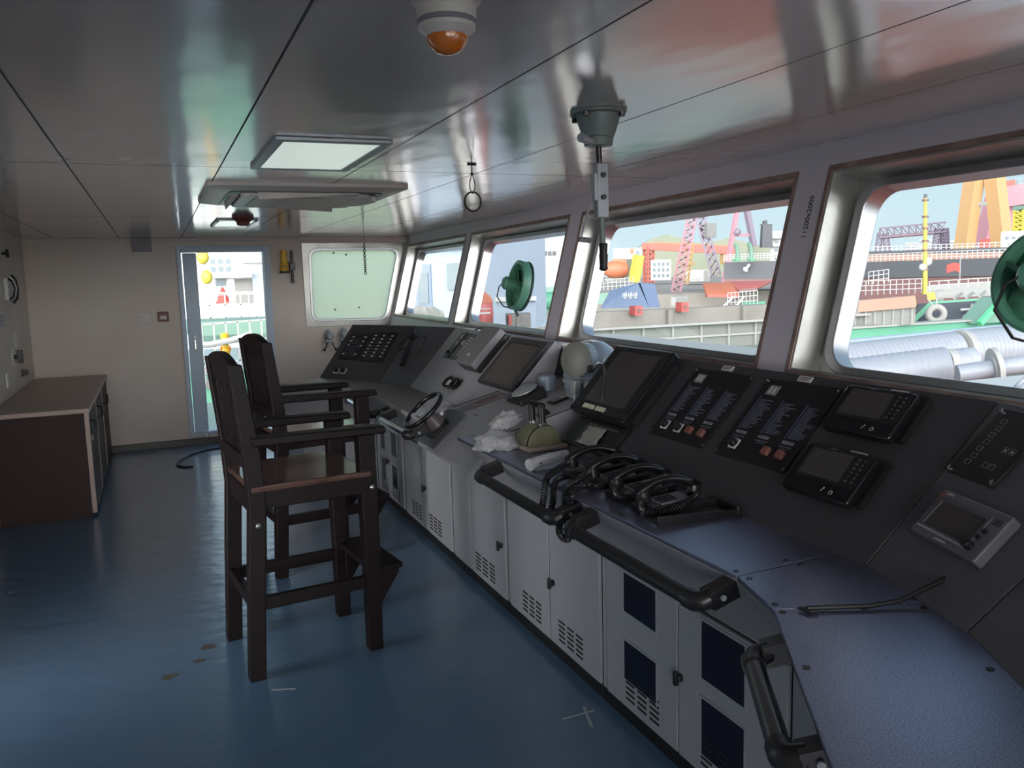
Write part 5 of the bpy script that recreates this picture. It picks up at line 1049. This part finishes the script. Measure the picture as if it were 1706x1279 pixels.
t=thing('green_winch','green deck machinery to the right below the white tower','winch',loc=(12.72, 27.17, 0.7)); obj('frame',MB().box(-.6,.6,-.4,.4,-.6,.35),e_dkgreen,t); obj('drum',MB().cyl((-.5,-.45,.1),(.5,-.45,.1),.3,n=14),e_green,t); obj('stand',MB().beam((-.7,-.3,-.5),(-.2,-.3,.5),.1).beam((.5,-.3,.6),(.6,-.3,-.5),.1),e_wgrey,t)
t=thing('taupe_deck','taupe deck edge outside, lower right of the fan window','deck',loc=(10.35, 21.65, 0.14)); obj('plate',MB().box(-1.5,.2,-1,4,-.8,.45),e_taupe,t); obj('ledge',MB().box(-1.6,.3,-1.1,-1,.2,.35),e_wgrey,t)
# narrow far window
t,f,o_,u_=wbox('white_wing_house','pale wing house with two dark rounded windows in the narrow far window','deckhouse',(4.51, 16.39, 2.67),(5.68, 14.96, 0.54),3,e_paleblue)
onface(t,'window',f,u_,.28,.30,.40,.58,e_glassd,.05); onface(t,'window',f,u_,.64,.42,.86,.66,e_glassd,.05); onface(t,'door_panel',f,u_,.24,.2,.43,.66,e_slate,.03); onface(t,'roof_edge',f,u_,-.02,.78,1.02,.81,e_white,.12); onface(t,'upper_wall',f,u_,0,.81,1,1,e_white,.06)
bagt=bag('covered_searchlight','bulky object wrapped in white tarpaulin outside the narrow far window','cover',V((V((3.13, 10.02, 0.97)).x,V((3.13, 10.02, 0.97)).y,.73)),.25,.25,.40,9.2,e_tarp,0,'cover')
# --- own side deck and neighbour seen through the doorway
struct('side_deck',MB().box(-3,6,YE+.125,13.2,-.25,-.1),mat('side_deck_paint',lin('8fb5a5'),.6))
t=thing('deck_railing','white tubular railing on the green side deck outside the doorway','railing'); obj('bars',rails(MB(),(0.425, 12.9, 0.229),(1.598, 12.9, 0.278),.85,7,.035),e_white,t); obj('curved_pipe',MB().tube([(0.447, 12.4, 0.828),(0.667, 12.4, 0.824),(V((0.95, 12.4, 0.867))),(1.24, 12.4, 0.946)],.045,8),e_white,t)
t=thing('ladder_platform','white railed platform with plate sides beyond the doorway','platform',loc=(1.36, 17.95, 1.09)); obj('rails',rails(MB(),(-.65,0,-.35),(.55,0,-.35),.75,4,.04).beam((.62,0,-.6),(.62,0,.45),.13),e_white,t); obj('floor_plate',MB().box(-.7,.9,-.1,1.2,-.62,-.42),e_dkgreen,t); obj('far_rail',rails(MB(),(-.65,1.0,-.35),(.9,1.0,-.35),.7,4,.035),e_white,t)
t=thing('red_cone','small bright red cone-shaped cover on the platform beyond the doorway','cone',loc=(1.42, 19.95, 1.28)); obj('cone',MB().lathe([(.13,0),(.12,.08),(.03,.3),(.01,.32)],14),e_flag,t); obj('base',MB().box(-.16,.16,-.15,.15,-.05,.0),e_red,t)
t=thing('yellow_bollard','yellow-orange fire hydrant post outside the doorway','hydrant',loc=(0.88, 12.57, 0.65)); obj('post',MB().lathe([(.055,-.1),(.06,.05),(.075,.06),(.075,.12),(.05,.14),(.06,.3),(.03,.32)],14),ylw,t); obj('nozzle',MB().cyl((-.07,-.03,.1),(.07,-.03,.1),.03,n=10),orange,t)
t=thing('yellow_float','yellow float pair hanging at the top left of the doorway view','float',loc=(1.0, 18.97, 2.24)); obj('upper',MB().sph((0,0,0),.13,(1,1,1.2),12),e_yel,t); obj('lower',MB().sph((.05,0,-.42),.12,(1,1,1.3),12),e_yel,t); obj('rope',MB().beam((0,0,.4),(.05,0,-.4),.02),e_wgrey,t)
t,f,o_,u_=wbox('white_bridge_front','pale neighbouring ship bridge with canopy filling the doorway view','superstructure',(0.92, 29.99, 3.24),(3.95, 29.74, -0.48),6,mat('glare_white_ship_paint',(.72,.76,.74),.5))  # paint brightened beyond the other ships to strengthen glare on the floor
for i in range(3):
    for j in range(2): onface(t,'window',f,u_,.29+.08*i,.69+.07*j,.345+.08*i,.735+.07*j,e_glassd,.05)
onface(t,'grey_recess',f,u_,.53,.40,.73,.62,e_grey,.06); onface(t,'dark_vent',f,u_,.33,.56,.44,.65,e_glassd,.06); onface(t,'canopy',f,u_,.62,.76,1,.93,e_paleblue,.6); onface(t,'ledge',f,u_,.28,.63,.72,.67,e_wgrey,.5); onface(t,'blue_panel',f,u_,.72,.1,.98,.7,e_paleblue,.2)
t=thing('green_deck_gear','green machinery and plate on the lower deck seen low through the doorway','machinery',loc=(0.91, 15.97, -0.14)); obj('block',MB().box(-.8,1.5,-.3,1.5,-.6,.1),e_green,t); obj('plate',MB().box(-.4,1.2,-.2,1.2,.9,1.15),e_dkgreen,t); obj('hose_coil',MB().tube([(.25*math.cos(k*.7),-.35,.1+.02*k*.3+.18*math.sin(k*.7)) for k in range(26)],.03,6),e_grey,t)

lin=lin0

# ---------------------------------------------------------------- camera, sky and sun
K={'r': [0.9196, -0.391976, -0.026282], 'u': [0.073729, 0.106487, 0.991577], 'f': [0.385875, 0.913792, -0.126825], 'F': 1392.03}
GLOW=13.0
cd=bpy.data.cameras.new('camera'); cam=bpy.data.objects.new('camera',cd); COL.objects.link(cam); SC.camera=cam
r_,u_,f_=K['r'],K['u'],K['f']
cam.matrix_world=Mx(((r_[0],u_[0],-f_[0],0),(r_[1],u_[1],-f_[1],0),(r_[2],u_[2],-f_[2],1.65),(0,0,0,1)))
cd.sensor_fit='HORIZONTAL'; cd.sensor_width=36; cd.lens=K['F']*36/1706; cd.clip_start=.02; cd.clip_end=3000
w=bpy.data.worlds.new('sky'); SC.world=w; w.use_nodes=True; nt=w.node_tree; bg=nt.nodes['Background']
tc=nt.nodes.new('ShaderNodeTexCoord'); sp=nt.nodes.new('ShaderNodeSeparateXYZ'); nt.links.new(tc.outputs['Generated'],sp.inputs[0])
cr=nt.nodes.new('ShaderNodeValToRGB'); nt.links.new(sp.outputs['Z'],cr.inputs['Fac'])
E_=cr.color_ramp.elements; E_[0].position=0; E_[0].color=(.66,.80,.86,1); E_[1].position=.7; E_[1].color=(.36,.55,.80,1)
e=E_.new(.15); e.color=(.55,.75,.86,1)
# low glow added to the unseen sky astern to light the room
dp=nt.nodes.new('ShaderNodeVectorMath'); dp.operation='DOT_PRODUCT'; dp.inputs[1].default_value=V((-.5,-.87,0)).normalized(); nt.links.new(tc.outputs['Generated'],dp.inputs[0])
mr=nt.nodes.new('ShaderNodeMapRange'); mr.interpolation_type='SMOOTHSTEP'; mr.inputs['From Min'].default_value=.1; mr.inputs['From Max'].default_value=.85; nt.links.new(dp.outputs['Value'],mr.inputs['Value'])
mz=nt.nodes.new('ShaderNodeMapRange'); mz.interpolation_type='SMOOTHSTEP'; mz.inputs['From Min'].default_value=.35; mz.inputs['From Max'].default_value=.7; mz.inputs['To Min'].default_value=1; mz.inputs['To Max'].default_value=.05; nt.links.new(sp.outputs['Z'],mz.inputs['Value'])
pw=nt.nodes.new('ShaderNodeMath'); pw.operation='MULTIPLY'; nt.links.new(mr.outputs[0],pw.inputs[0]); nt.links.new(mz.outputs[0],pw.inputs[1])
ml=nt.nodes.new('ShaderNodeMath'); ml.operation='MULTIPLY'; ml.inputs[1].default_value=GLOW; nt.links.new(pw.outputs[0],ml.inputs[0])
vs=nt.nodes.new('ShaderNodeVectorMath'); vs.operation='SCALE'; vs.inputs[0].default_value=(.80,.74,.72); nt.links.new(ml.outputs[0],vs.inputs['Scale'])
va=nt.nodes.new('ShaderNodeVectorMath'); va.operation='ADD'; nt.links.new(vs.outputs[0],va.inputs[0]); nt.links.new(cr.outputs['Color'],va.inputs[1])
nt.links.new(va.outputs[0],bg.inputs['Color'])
sl=bpy.data.lights.new('sun','SUN'); sl.energy=1.0; sl.angle=rad(1); sl.color=(1,.95,.88); so=bpy.data.objects.new('sun',sl); COL.objects.link(so)
so.rotation_euler=V((.42,.5,-.80)).to_track_quat('-Z','Y').to_euler(); so.location=(-10,-10,30)
SC.view_settings.view_transform='Standard'; SC.view_settings.look='None'; SC.view_settings.exposure=.3; SC.view_settings.gamma=1
